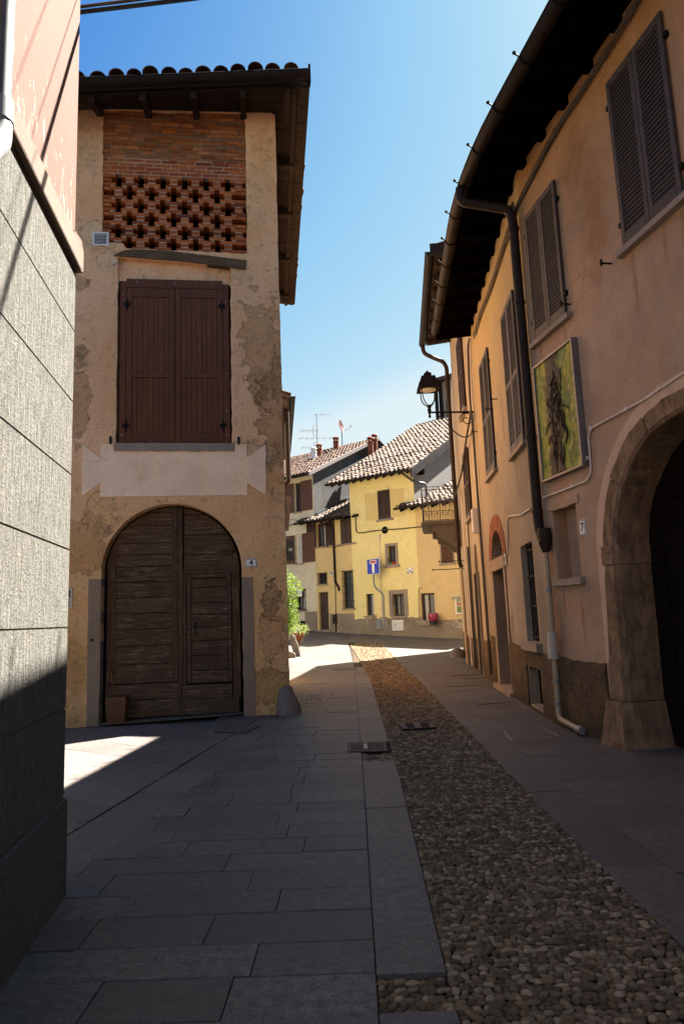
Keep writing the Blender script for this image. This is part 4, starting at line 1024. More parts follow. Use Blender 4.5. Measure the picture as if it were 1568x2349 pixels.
fg.build('fan_grille', M['iron'], nh, fl)
# barred window
bw = MB().box(B, 1.0, 1.93, 1.09, 2.67, -.235, -.21).build('window', M['gate_black'], nh)
mb = MB()
for i in range(6): mb.tube([B.pt(1.06 + i * .16, 1.05, -.10), B.pt(1.06 + i * .16, 2.68, -.10)], .013, 6)
for z_ in (1.16, 1.66, 2.15, 2.58): mb.box(B, .98, 1.95, z_ - .012, z_ + .012, -.118, -.082)
mb.build('window_bars', M['iron'], nh, bw)
mb = MB(); mb.prism(B, rough([(.86, .955), (2.1, .955), (2.1, 1.09), (.86, 1.09)], .3, .006), -.22, .09); mb.build('sill', M['sill'], nh, bw)
MB().box(B, 1.04, 2.0, .06, .68, -.19, -.15).build('cellar_hatch', M['gate_black'], nh)
# eaves
OV = .78
def eave_path(o, z, ends=(-7.8, 5.85)):
    """line following the bent front at offset o; mitred at the bend"""
    a = A.pt(ends[0], z, o); b = B.pt(ends[1], z, o)
    den = A.d.x * B.d.y - A.d.y * B.d.x; pa = A.pt(0, z, o); pb_ = B.pt(0, z, o); dlt = pb_ - pa; t = (dlt.x * B.d.y - dlt.y * B.d.x) / den
    return [a, pa + A.d * t, b]
def bendround(p, k=1.5, n=6):
    a, m, b = p; A_ = m + (a - m).normalized() * k; B_ = m + (b - m).normalized() * k
    return [a] + [A_ * (1 - t) ** 2 + m * 2 * t * (1 - t) + B_ * t * t for t in [i / n for i in range(n + 1)]] + [b]
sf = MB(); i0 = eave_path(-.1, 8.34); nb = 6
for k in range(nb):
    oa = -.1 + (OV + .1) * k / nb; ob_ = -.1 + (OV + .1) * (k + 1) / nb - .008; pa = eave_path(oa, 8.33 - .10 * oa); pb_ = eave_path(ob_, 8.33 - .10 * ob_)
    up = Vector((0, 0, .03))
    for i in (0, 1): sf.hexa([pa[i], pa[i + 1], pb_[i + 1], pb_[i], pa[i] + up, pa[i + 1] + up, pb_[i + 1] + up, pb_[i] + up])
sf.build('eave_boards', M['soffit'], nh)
rf = MB(); u = -7.4
while u < A.len - .1: rf.beam(A.pt(u, 8.27, -.12), A.pt(u, 8.21, OV - .14), .13, .12); u += .62
u = .35
while u < 5.9: rf.beam(B.pt(u, 8.27, -.12), B.pt(u, 8.21, OV - .14), .13, .12); u += .62
rf.beam(B.pt(5.86, 8.26, -.1), B.pt(5.86, 8.20, OV + .05), .05, .22)
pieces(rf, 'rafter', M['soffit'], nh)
mb = MB(); g_ = bendround(eave_path(OV + .06, 8.30, (-7.8, 5.86))); gutter(mb, g_, .10)
pr = eave_path(OV + .06, 8.26, (-7.8, 5.86))
k = -7.0
pins = MB()
def along(pts):
    acc = [0]
    for a, b in zip(pts, pts[1:]): acc.append(acc[-1] + (b - a).length)
    return acc
acc = along(g_); tot = acc[-1]; d = .3
while d < tot:
    for i in range(len(g_) - 1):
        if acc[i] <= d <= acc[i + 1]:
            t = (d - acc[i]) / (acc[i + 1] - acc[i]); p = g_[i].lerp(g_[i + 1], t); dr_ = (g_[i + 1] - g_[i]).normalized(); n_ = Vector((-dr_.y, dr_.x, 0)); n_ = n_ if n_.x < 0 else -n_
            ring = [p + n_ * (.106 * math.cos(math.pi + math.pi * q / 8)) * -1 + Vector((0, 0, .112 * math.sin(math.pi + math.pi * q / 8))) for q in range(9)]
            pins.tube(ring, .012, 6); tip = p + n_ * .11
            pins.tube([tip, tip + n_ * .05 + Vector((0, 0, .03))], .012, 6); pins.lathe(tip + n_ * .055 + Vector((0, 0, .02)), [(.010, 0), (.024, .012), (.024, .03), (.010, .042)], 8)
            break
    d += .82
mb.build('gutter', M['gutter'], nh, smooth=50); pieces(pins, 'gutter_bracket', M['iron'], nh, None, 3)
tl = MB(); dk = MB()
ea = eave_path(OV - .02, 8.36, (-7.8, 5.9))
upA = A.n * -6.0 + Vector((0, 0, 2.3)); upB = B.n * -6.0 + Vector((0, 0, 2.3))
tiles(tl, ea[0], ea[1], upA, .22, .5, .095, 5, .012); tiles(tl, ea[1], ea[2], upB, .22, .5, .095, 5, .012)
deck(dk, ea[0], ea[1], upA, .06, .02); deck(dk, ea[1], ea[2], upB, .06, .021)
tl.build('roof_tiles', M['tile_old'], nh); dk.build('roof_deck', M['roof_deck'], nh)
# main downpipe at the bend
pu = .04
gpt = eave_path(OV + .06, 8.2)[1]; wp = B.pt(pu, 7.62, .10)
px_ = [gpt + Vector((0, .25, .02)), gpt + Vector((.0, .25, -.22)), gpt.lerp(wp, .3) + Vector((0, .2, -.1)), B.pt(pu + .02, 7.74, .14), B.pt(pu, 7.55, .10), B.pt(pu, 2.98, .09), B.pt(pu - .02, 2.72, .09), B.pt(pu - .20, 2.52, .08)]
dp = downpipe(px_, .072, [(B.pt(pu, z_, .095), (0, 0, 1)) for z_ in (7.4, 6.2, 4.1, 3.0)], 12); pp = dp.build('downpipe', M['pipe_brown'], nh, smooth=50)
mb = MB(); hp = A.pt(A.len - .10, 2.52, .08)
mb.lathe(hp + Vector((0, 0, -.13)), [(.05, 0), (.085, .1), (.10, .24), (.085, .34)], 12); mb.build('pipe_hopper', M['pipe_brown'], nh, pp, smooth=60)
wpz = MB(); ub = A.len - .09
wpz.tube(elbow([A.pt(ub, 2.42, .075), A.pt(ub - .0, .22, .085), A.pt(ub - .05, .13, .10), A.pt(ub - .62, .075, .13)], .08, 4), .037, 10)
lo = wpz.build('lower_pipe', M['pvc_tan'], nh, smooth=50)
mb = MB()
for z_ in (1.86, .62, .33): mb.tube([A.pt(ub, z_ - .02, .085), A.pt(ub, z_ + .02, .085)], .049, 10)
pieces(mb, 'pipe_clip', M['steel'], nh, lo)
mb = MB(); mb.tube([A.pt(ub - .53, .078, .126), A.pt(ub - .66, .072, .131)], .05, 10); mb.build('pipe_mouth', M['pvc'], nh, lo, smooth=50)
mb = MB()
for i in range(14): mb.tube([A.pt(ub, .93 + i * .026, .088), A.pt(ub, .945 + i * .026, .088)], .060 + .02 * (1 - i / 14), 10)
mb.build('pipe_sleeve', M['conduit'], nh, lo, smooth=40)

# things on the near house
number_plate(A, 4.31, 2.62, '7', 'narrow white enamel house number 7 plate on the rose wall left of the stone gateway', .15, .20, .0, .16)
number_plate(B, 3.30, 2.57, '9', 'tiny white house number plate at the end of the grey door lintel', .10, .22, .03, .11)
pu0, pu1, pz0, pz1 = 4.02, 5.13, 3.37, 5.08
ps = thing('wall_panel', 'framed mossy green relief painting of dark bark hung on the rose wall', 'art panel', tuple(A.pt(4.9, pz0, 0)))
g = G('mossy_relief_paint', .6, .35); v = g.map((7, 7, 2.2)); n1 = g.noise(1.0, 7, v, .7, 1.2); n2 = g.noise(2.4, 6, rgh=.7, dist=1.5); n3 = g.noise(9, 5, rgh=.7)
c = g.mix(g.mr(n1, .38, .62), (.07, .10, .008), (.48, .42, .05)); c = g.mix(g.mr(n2, .47, .62), c, (.09, .17, .03)); c = g.mix(g.mr(n3, .58, .70, 0, .9), c, (.62, .56, .22)); c = g.mix(g.mr(n3, .42, .30, 0, .85), c, (.03, .03, .008))
cen = A.pt(4.62, 4.25, 0)
vv = g.n('ShaderNodeVectorMath'); vv.operation = 'DOT_PRODUCT'; sb = g.n('ShaderNodeVectorMath'); sb.operation = 'SUBTRACT'; g.set(sb.inputs[0], g.pos); sb.inputs[1].default_value = cen; g.set(vv.inputs[0], sb.outputs[0]); vv.inputs[1].default_value = A.d
uu = g.mth('ABSOLUTE', g.mth('ADD', vv.outputs['Value'], g.mth('MULTIPLY', g.mth('SUBTRACT', g.noise(1.9, 5, dist=.8), .5), .5)))
tr_ = g.mr(uu, .26, .17); c = g.mix(tr_, c, g.mix(g.mr(n3, .4, .7), (.008, .006, .004), (.09, .06, .025)))
green = g.done(c, g.bump(g.mth('ADD', n1, g.mth('ADD', n3, g.mth('MULTIPLY', tr_, .6))), .9, .03))
nx, nz = 28, 44; mb = MB()
for j in range(nz + 1):
    for i in range(nx + 1):
        u = pu0 + .03 + (pu1 - pu0 - .06) * i / nx; z_ = pz0 + .03 + (pz1 - pz0 - .06) * j / nz; e = 1 if 0 < i < nx and 0 < j < nz else 0
        tk = math.exp(-((u - 4.62 - .06 * math.sin(z_ * 3)) / .15) ** 2) * .02; mb.v.append(tuple(A.pt(u, z_, .068 + e * (tk + random.uniform(-.003, .004)))))
mb.f = [(j * (nx + 1) + i, j * (nx + 1) + i + 1, (j + 1) * (nx + 1) + i + 1, (j + 1) * (nx + 1) + i) for j in range(nz) for i in range(nx)]
pc = mb.build('painted_relief', green, ps, smooth=60)
mb = MB()
for i in range(60):
    u_ = random.gauss(4.60, .11); z_ = random.uniform(3.42, 4.55); h_ = random.uniform(.25, .48); q = [A.pt(u_ + random.gauss(0, .035), z_ + h_ * k / 4, .072 + .014 * math.sin(k)) for k in range(5)]; mb.tube(smoothpath(q, 4), [random.uniform(.005, .013)] * 17, 6)
for a, b in (((4.5, 4.30), (4.26, 4.20)), ((4.72, 4.16), (4.92, 4.02)), ((4.7, 3.95), (4.86, 3.86))): mb.tube(smoothpath([A.pt(*a, .07), A.pt((a[0] + b[0]) / 2, (a[1] + b[1]) / 2 + .03, .09), A.pt(*b, .075)], 5), [.012 - .0006 * i for i in range(11)], 7)
mb.build('branch_relief', bricks('dark_bark', [(.02, .014, .009), (.05, .034, .02), (.03, .024, .010), (.085, .065, .025)]), ps, pc, smooth=60)
mb = MB()
for a, b, c_, d in ((pu0, pu0 + .035, pz0, pz1), (pu1 - .035, pu1, pz0, pz1), (pu0 + .035, pu1 - .035, pz0, pz0 + .035), (pu0 + .035, pu1 - .035, pz1 - .035, pz1)): mb.bbox(A, a, b, c_, d, .0, .095, .005)
mb.box(A, pu0 + .03, pu1 - .03, pz0 + .03, pz1 - .03, .0, .05)
mb.build('frame', flat('grey_zinc_frame', (.17, .155, .15), .45, .15, .45, 9, .4), ps)
# conduit and cables on the front
def on_path(pts, o, w): return [w.pt(*w.on(px, py, o), o) for px, py in pts]
cd_ = MB(); cd_.tube(elbow(on_path([(1720, 755), (1640, 808), (1565, 857), (1480, 915), (1356, 982), (1349, 1000), (1355, 1085), (1345, 1103), (1310, 1117), (1243, 1143)], .02, A), .06, 4), .014, 8)
cd_.tube(elbow(on_path([(1214, 1167), (1195, 1181), (1168, 1184), (1163, 1190), (1163, 1268)], .02, B), .06, 4), .014, 8)
for px, py in ((1516, 890), (1440, 938), (1358, 982), (1351, 1050), (1315, 1115), (1250, 1141)):
    u, z_ = A.on(px, py); cd_.box(A, u - .018, u + .018, z_ - .022, z_ + .022, 0, .038)
solo(cd_, 'conduit', M['conduit'], 'pale grey conduit running across the rose wall round the green painting', 'conduit', tuple(A.pt(4, 3.3, 0)), smooth=50)
cb_ = MB()
pth = on_path([(1600, -260), (1520, -110), (1440, 35), (1385, 125), (1330, 212), (1270, 305), (1222, 395)], .05, A)
pth2 = on_path([(1172, 508), (1148, 580), (1122, 662), (1098, 728), (1086, 770)], .05, B)
for off, r in ((0, .022), (.04, .016), (-.035, .014)):
    q = [p + Vector((0, 0, off + random.uniform(-.012, .012))) for p in pth] + [p + Vector((0, 0, off + random.uniform(-.012, .012))) for p in pth2]
    cb_.tube(smoothpath(q, 6), r, 6)
for p in pth[2:] + pth2: cb_.tube([p + Vector((0, 0, -.07)), p + Vector((0, 0, .07))], .014, 5); 
cc = B.pt(*B.on(1178, 490, .05), .05); 
for i in range(5): cb_.tube([cc + Vector((-.04, -.16 + i * .07, -.04)), cc + Vector((-.06, -.16 + i * .07, .09))], .02, 6)
solo(cb_, 'cable_bundle', M['cable_old'], 'thick dusty cable bundle pinned under the dark eaves of the rose and ochre house', 'cable', tuple(pth[3]), smooth=50)

# ------------------------------------------------------------------ second house on the right (taller, orange)
C_, D_ = WS2, WS3
h2 = thing('orange_house', 'taller apricot house on the right beyond the rose house, with brown shutters', 'house', (3.3, 16, 0))
ZT2 = 10.25
arch_d = archp(1.75, 2.5, .0, 2.62, 12, .75)
mb = MB(); mb.sheet(C_, [(-.02, -.1), (C_.len, -.1), (C_.len, ZT2), (-.02, ZT2)], [arch_d], depths=[.3])
mb.build('front_wall', M['wall_orange'], h2)
mb = MB(); q = [C_.pt(-.02, 0), C_.pt(-.02, 0) + Vector((7.5, 0.3, 0)), C_.pt(C_.len, 0) + Vector((7.5, .3, 0)), C_.pt(C_.len, 0)]; Z = Vector((0, 0, ZT2))
mb.add(q + [p + Z for p in q], [(0, 1, 5, 4), (1, 2, 6, 5), (2, 3, 7, 6)]); mb.build('rear_wall', M['wall_orange'], h2)
mb = MB(); mb.prism(C_, archp(1.78, 2.47, .02, 2.6, 12, .72), -.32, -.28); mb.build('door', M['gate_black'], h2)
mb = MB(); mb.box(C_, 1.6, 1.76, 0, 2.60, -.02, .04); mb.box(C_, 2.49, 2.66, 0, 2.6, -.02, .04); mb.build('door_surround', stone('dark_door_stone', (.13, .105, .085), .3, 30, .4, 0), h2)
mb = MB(); mb.prism(C_, [(-.0, -.1), (0, .95), (1.55, .9), (1.55, -.1)], -.02, .025); mb.prism(C_, [(2.7, -.1), (2.7, .9), (C_.len, .85), (C_.len, -.1)], -.02, .025); mb.build('plinth', M['plinth'], h2)
for (px0, py0, px1, py1) in ((1052, 775, 1065, 900), (1066, 985, 1078, 1175)):
    ua, ub2, za, zb = C_.rect(px0, py0, px1, py1)
    if py0 < 900: za, zb = 6.95, 9.1
    else: za, zb = 4.1, 5.95
    ua = (ua + ub2) / 2 - .55; ub2 = ua + 1.1
    wn_ = MB().box(C_, ua + .02, ub2 - .02, za, zb, -.02, .012).build('window', M['dark'], h2); m_ = (ua + ub2) / 2
    for a, b in ((ua, m_ - .004), (m_ + .004, ub2)): louvers(C_, a, b, za, zb, .03, 'shutter_leaf', M['shutter_brown'], wn_, h2, 26, (.5,), .06, .045)
    mb = MB(); mb.box(C_, ua - .1, ub2 + .1, za - .08, za - .01, -.05, .11); mb.build('sill', M['sill'], h2, wn_)
OV2 = .82
sf = MB(); P = C_.pt
for k in range(5):
    a = -.05 + OV2 * k / 5; b = -.05 + OV2 * (k + 1) / 5 - .01; sf.hexa([P(-.3, 10.27 - .1 * a, a), P(C_.len, 10.27 - .1 * a, a), P(C_.len, 10.27 - .1 * b, b), P(-.3, 10.27 - .1 * b, b), P(-.3, 10.30 - .1 * a, a), P(C_.len, 10.30 - .1 * a, a), P(C_.len, 10.3 - .1 * b, b), P(-.3, 10.3 - .1 * b, b)])
u = .1
while u < C_.len: sf.beam(P(u, 10.18, -.1), P(u, 10.10, OV2 - .08), .12, .14); u += .7
sf.build('eave_boards', M['soffit_old'], h2)
mb = MB(); gutter(mb, [P(-.35, 10.22, OV2 + .06), P(C_.len - .05, 10.20, OV2 + .06)], .10); mb.box(C_, -.4, -.36, 10.1, 10.4, -.6, OV2 + .05); mb.build('gutter', M['gutter'], h2, smooth=50)
tl = MB(); dk = MB(); up2 = C_.n * -5 + Vector((0, 0, 1.9)); tiles(tl, P(-.35, 10.32, OV2), P(C_.len, 10.32, OV2), up2, .22, .5, .095, 5); deck(dk, P(-.35, 10.32, OV2), P(C_.len, 10.32, OV2), up2, .06, .02)
tl.build('roof_tiles', M['tile_old'], h2); dk.build('roof_deck', M['roof_deck'], h2)
ue = C_.len - .22
dp = downpipe([P(ue, 10.12, OV2 + .06), P(ue, 9.85, OV2 + .04), P(ue - .0, 9.7, OV2 - .2), P(ue - .05, 9.50, .26), P(ue - .05, 9.3, .17), P(ue - .05, 3.1, .16), P(ue - .05, 2.95, .10)], .066, [(P(ue - .05, z_, .165), (0, 0, 1)) for z_ in (8.6, 6.4, 4.2)], 10); dp.build('downpipe', M['pipe_brown'], h2, smooth=50)
mb = MB(); mb.tube([P(ue - .05, 2.98, .12), P(ue - .05, .1, .10)], .045, 8); mb.build('lower_pipe', M['pvc_tan'], h2)
for k, (u, r, mt) in enumerate(((3.35, .03, 'pipe_brown'), (2.95, .02, 'pipe_black'), (4.3, .022, 'conduit'))):
    mb = MB(); mb.tube([P(u, .1, .06), P(u, 3.4 + k * .8, .06)], r, 8); mb.build('wall_pipe', M[mt], h2)
bx = MB(); u, z_ = 1.15, 3.83; bx.bbox(C_, u - .12, u + .12, z_ - .3, z_ + .3, .0, .14, .02); solo(bx, 'junction_box', M['grey_box'], 'white cable junction box on the apricot wall under the brown shutters', 'junction box', tuple(P(u, z_ - .3, 0)))
number_plate(C_, .62, 2.66, '11', 'small white house number plate high beside the dark arched doorway of the apricot house', .12, .2, .0, .1)
mb = MB()
pth = [B.pt(5.85, 8.05, .05), P(.10, 7.9, .06), P(.35, 7.2, .07), P(.30, 6.5, .08), P(.22, 6.0, .07), P(.25, 4.5, .06), P(.22, 3.3, .06), P(.16, .2, .05)]
for o in (0, .035, -.03): mb.tube(smoothpath([p + Vector((random.uniform(-.01, .01), o, random.uniform(-.02, .02))) for p in pth], 6), .02, 6)
pth = [P(.28, 6.35, .08), P(1.6, 5.9, .12), P(3.0, 5.4, .14), P(4.9, 4.95, .25)]
for o in (0, .03): mb.tube(smoothpath([p + Vector((0, 0, o)) for p in pth], 6), .022, 6)
for i in range(6): 
    a = i * 1.05; mb.tube([P(.42 + .06 * math.cos(a), 6.25 + .06 * math.sin(a), .1), P(.42 + .06 * math.cos(a + 1), 6.25 + .06 * math.sin(a + 1), .1)], .012, 5)
solo(mb, 'hanging_cables', M['cable'], 'dark twisted cables dropping down the corner of the apricot house behind the street lamp', 'cable', tuple(P(.2, .2, .05)), smooth=50)

# third stretch of the right-hand row, with the balcony
h3 = thing('balcony_house', 'far right house of the row mostly hidden, carrying the iron balcony', 'house', (3.9, 22, 0))
mb = MB(); mb.sheet(D_, [(0, -.1), (D_.len, -.1), (D_.len, 9.2), (0, 9.2)], [rectp(1.0, 1.9, .0, 2.3)], depths=[.25])
q = [D_.pt(0, 0), D_.pt(0, 0) + Vector((7, 1, 0)), D_.pt(D_.len, 0) + Vector((7, 1, 0)), D_.pt(D_.len, 0)]; Z = Vector((0, 0, 9.2)); mb.add(q + [p + Z for p in q], [(0, 1, 5, 4), (1, 2, 6, 5), (2, 3, 7, 6), (4, 5, 6, 7)])
mb.build('front_wall', M['wall_orange'], h3)
MB().box(D_, .95, 1.95, 0, 2.3, -.3, -.24).build('door', M['gate_black'], h3)
mb = MB(); mb.box(D_, -.0, D_.len, -.1, .9, -.02, .03); mb.build('plinth', M['plinth'], h3)
bu0, bu1, bz, bo = .55, 3.0, 4.40, 1.22
mb = MB(); mb.box(D_, bu0, bu1, bz, bz + .13, -.05, bo); mb.box(D_, bu0 - .02, bu1 + .02, bz + .05, bz + .10, -.05, bo + .03)
for u in (bu0 + .05, bu1 - .35):
    pr_ = [(-.05, bz - .75)]; 
    prof = [(-.05, bz), (.92, bz), (.92, bz - .2), (.76, bz - .22), (.74, bz - .38), (.6, bz - .42), (.42, bz - .52), (.28, bz - .66), (.16, bz - .72), (-.05, bz - .74)]
    vs = [D_.pt(u, z_, o) for o, z_ in prof] + [D_.pt(u + .3, z_, o) for o, z_ in prof]; n = len(prof); mb.add(vs, [(i, (i + 1) % n, n + (i + 1) % n, n + i) for i in range(n)] + [tuple(range(n)), tuple(range(2 * n - 1, n - 1, -1))])
bs = mb.build('balcony', stone('grey_weathered_concrete', (.095, .082, .066), .3, 20, .5, 0), h3)
rl = MB()
def railing(P0, P1, n):
    P0 = Vector(P0); P1 = Vector(P1); X = (P1 - P0); L = X.length; x = X.normalized()
    for zz, r in ((.03, .012), (.2, .009), (.68, .009), (1.02, .014), (1.12, .010)): rl.tube([P0 + Vector((0, 0, zz)), P1 + Vector((0, 0, zz))], r, 6)
    for i in range(n + 1):
        p = P0 + X * i / n; rl.tube([p, p + Vector((0, 0, 1.12))], .009, 5)
        if i < n:
            c = P0 + X * (i + .5) / n; w = L / n
            for zz, rr in ((.11, .06), (.30, .05), (.58, .05)):
                rl.tube([c + x * (math.cos(a) * rr * (1 - a / 16)) * w / .14 + Vector((0, 0, zz + math.sin(a) * rr * (1 - a / 16))) for a in [q * .7 for q in range(14)]], .006, 4)
            rl.tube([c + Vector((0, 0, .2)), c + Vector((0, 0, .68))], .006, 4)
railing(D_.pt(bu0 + .03, bz + .13, .05), D_.pt(bu0 + .03, bz + .13, bo - .03), 6); railing(D_.pt(bu1 - .03, bz + .13, .05), D_.pt(bu1 - .03, bz + .13, bo - .03), 6); railing(D_.pt(bu0 + .03, bz + .13, bo - .03), D_.pt(bu1 - .03, bz + .13, bo - .03), 14)
rl.build('railing', flat('grey_iron_railing', (.055, .05, .052), .5, .2, .4), h3, bs)
mb = MB()
for z_, L in ((3.2, .75), (2.95, .95)): mb.tube([D_.pt(.25, z_, 0), D_.pt(.25, z_, L)], .014, 6); mb.lathe(D_.pt(.25, z_ - .03, L), [(.01, 0), (.03, .03), (.01, .06)], 6)
pieces(mb, 'cloth_line_rod', M['iron'], h3, None, 2)
rk = MB(); c = D_.pt(2.6, gz(*D_.pt(2.6, 0, .3).xy) - .05, .3); rk.lathe(c, [(.3, 0), (.28, .12), (.2, .28), (.08, .36)], 9, 1, .7)
for i, v in enumerate(rk.v): rk.v[i] = (v[0] + random.uniform(-.03, .03), v[1] + random.uniform(-.03, .03), v[2] + random.uniform(-.02, .02))
solo(rk, 'kerb_boulder', M['granite'], 'pale guard boulder at the foot of the far right house wall', 'guard stone', tuple(c), smooth=60)

# ------------------------------------------------------------------ street lamp on its wall bracket
lu, lz = .30, 5.62
LW = C_; 
u_, z_ = LW.on(1100, 942); 
lamp_c = None
r_ = ray(987, 1000); t_ = (16.0) / r_.y; lamp_c = EYE + r_ * t_
base_z = (EYE + ray(988, 945) * t_).z; top_z = (EYE + ray(985, 862) * t_).z
wall_pt = LW.pt(.45, base_z, 0)
lamp_c = Vector((lamp_c.x, wall_pt.y - .1, 0))
sl_ = thing('street_lamp', 'black wrought iron street lamp with a lantern on a scrolled wall bracket', 'street lamp', tuple(wall_pt))
mb = MB(); a = wall_pt; b = Vector((lamp_c.x, lamp_c.y, base_z)); X = (b - a)
mb.tube([a, b], .024, 8); mb.beam(a + Vector((-.02, 0, .14)), a + Vector((-.02, 0, -.62)), .05, .03)
at = lambda s, dz: a + X * s + Vector((0, 0, dz))
arc = [at(.03, -.25), at(.04, -.42), at(.12, -.58), at(.28, -.62), at(.45, -.5), at(.62, -.3), at(.78, -.1), at(.85, -.03)]
mb.tube(smoothpath(arc, 6), .014, 6)
scr = [at(.02 + .15, -.19) + X.normalized() * (math.cos(t) * (.19 - .018 * t)) + Vector((0, 0, math.sin(t) * (.19 - .018 * t))) for t in [q * .35 for q in range(26)]]
mb.tube(scr, .012, 6)
mb.build('bracket', M['iron'], sl_, smooth=50)
H = top_z - base_z
ln = MB(); c = Vector((b.x, b.y, base_z))
ln.lathe(c, [(.012, -.14), (.04, -.10), (.02, -.06), (.035, -.02), (.05, .06), (.035, .1), (.06, .15), (.03, .19)], 10)
for k in range(4):
    a_ = math.pi / 4 + k * math.pi / 2; dx, dy = math.cos(a_), math.sin(a_)
    ln.tube(smoothpath([c + Vector((dx * r, dy * r, z_)) for r, z_ in ((.03, .16), (.13, .22), (.22, .36), (.25, .62))], 5), .014, 6)
sq4 = lambda r, z_: [c + Vector((r * math.cos(math.pi / 4 + k * math.pi / 2), r * math.sin(math.pi / 4 + k * math.pi / 2), z_)) for k in range(4)]
def frus(r0, z0, r1, z1): ln.hexa(sq4(r0, z0) + sq4(r1, z1))
frus(.37, .56, .33, .70); frus(.31, .69, .23, .88); frus(.05, .88, .07, .92); frus(.12, .92, .13, .96); frus(.13, .96, .03, 1.03); ln.lathe(c, [(.03, 1.0), (.02, 1.04), (.005, 1.07)], 8)
ln.build('lantern', M['iron'], sl_)
lens = MB(); lens.lathe(c, [(.10, .545), (.19, .56), (.2, .575)], 14); lens.build('lens', flat('milky_lamp_lens', (.55, .53, .48), .3, .05, .5), sl_)

# ------------------------------------------------------------------ things in the ground
def cover(name, label, pts, mat, ring=None, cat='manhole cover', slots=None, group=None, edge=.03):
    c = sum((Vector((x, y, 0)) for x, y in pts), Vector()) / 4; c.z = gz(c.x, c.y)
    t = thing(name, label, cat, tuple(c), group); n = 4
    def plate(k, z0, z1): 
        p = [(c.x + (x - c.x) * k, c.y + (y - c.y) * k) for x, y in pts]
        return [(x, y, gz(x, y) + z0) for x, y in p] + [(x, y, gz(x, y) + z1) for x, y in p]
    if ring:
        f = MB(); f.hexa(plate(1.0, -.03, .006)); f.build('frame', ring, t)
    m = MB(); m.hexa(plate(1 - edge * 2, -.02, .010)); m.build('lid', mat, t)
    if slots:
        s = MB(); nx, ny = slots; e = lambda a, b_: Vector((*(Vector(pts[0]).lerp(Vector(pts[1]), a).lerp(Vector(pts[3]).lerp(Vector(pts[2]), a), b_)), 0))
        for i in range(nx):
            for j in range(ny):
                q = [e((i + .2) / nx * .86 + .07, (j + .15) / ny * .8 + .1), e((i + .75) / nx * .86 + .07, (j + .15) / ny * .8 + .1), e((i + .75) / nx * .86 + .07, (j + .8) / ny * .8 + .1), e((i + .2) / nx * .86 + .07, (j + .8) / ny * .8 + .1)]
                s.hexa([(p.x, p.y, gz(p.x, p.y) + .0) for p in q] + [(p.x, p.y, gz(p.x, p.y) + .0135) for p in q])
        s.build('slots', M['dark'], t)
    return t
cover('manhole_cover', 'large rectangular stone-filled manhole cover with pale frame on the right pavement near the gateway', [(1.98, 8.85), (2.66, 9.05), (2.64, 9.72), (2.04, 9.52)], M['granite_warm'], M['jamb'], group='manhole covers', edge=.06)
cover('manhole_cover', 'rectangular stone-filled manhole cover in front of the brick-arched door', [(2.26, 12.3), (2.86, 12.45), (2.84, 13.0), (2.24, 12.9)], M['granite_warm'], M['cast_iron'], group='manhole covers', edge=.04)
cover('manhole_cover', 'small rusty-rimmed pavement cover where the rose house meets the apricot house', [(2.2, 15.4), (2.85, 15.5), (2.85, 16.0), (2.2, 15.9)], M['granite_warm'], M['cast_iron'], group='manhole covers', edge=.04)
cover('drain_slot', 'dark rusty metal strip across the pavement by the apricot house plinth', [(2.62, 17.9), (3.40, 18.0), (3.40, 18.4), (2.62, 18.3)], M['cast_iron'], None, 'drain cover', group='drain covers')
cover('drain_slot', 'short dark metal strip touching the apricot house wall', [(2.78, 16.9), (3.34, 17.0), (3.34, 17.3), (2.78, 17.2)], M['cast_iron'], None, 'drain cover', group='drain covers')
cover('drain_slot', 'rusty metal strip at the left edge of the cobbles before the sunlit square', [(-.45, 21.0), (.3, 20.9), (.3, 21.35), (-.45, 21.45)], M['cast_iron'], None, 'drain cover', group='drain covers')
cover('drain_grate', 'square iron drain grate with a pale plate set in the kerb strip on the left', [(-.04, 8.50), (.44, 8.46), (.44, 9.08), (-.04, 9.12)], M['cast_iron'], M['iron'], 'drain grate', (12, 5), edge=.02)
pl_ = MB(); pl_.abox(.155, .20, 8.62, 8.95, .004, .0155); pl_.build('nameplate', M['steel'], bpy.data.objects['drain_grate'])
cover('storm_drain', 'curved slotted iron storm drain in the middle of the cobbles', [(.74, 10.0), (1.22, 10.05), (1.24, 10.5), (.71, 10.5)], M['cast_iron'], M['iron'], 'storm drain', (2, 6), edge=.02)
cover('paving_hatch', 'square stone hatch in the alley paving in front of the arched gate', [(-2.0, 10.35), (-1.5, 10.2), (-1.35, 10.85), (-1.85, 11.0)], M['granite_warm'], M['joint'], 'hatch', edge=.03)
dbz = MB()
for i in range(70):
    x = random.gauss(-.8, .22); y = random.gauss(14.3, .5); s_ = random.uniform(.01, .05); a = random.random() * 6; dbz.beam((x, y, .012), (x + s_ * math.cos(a), y + s_ * math.sin(a), .016), random.uniform(.008, .025), .004)
o = solo(dbz, 'leaf_litter', flat('dead_leaf', (.06, .045, .025), .9, .4), 'scattered dark leaf litter on the slabs beyond the guard stone', 'leaf litter', (-.8, 14.3, .012)); o['kind'] = 'stuff'
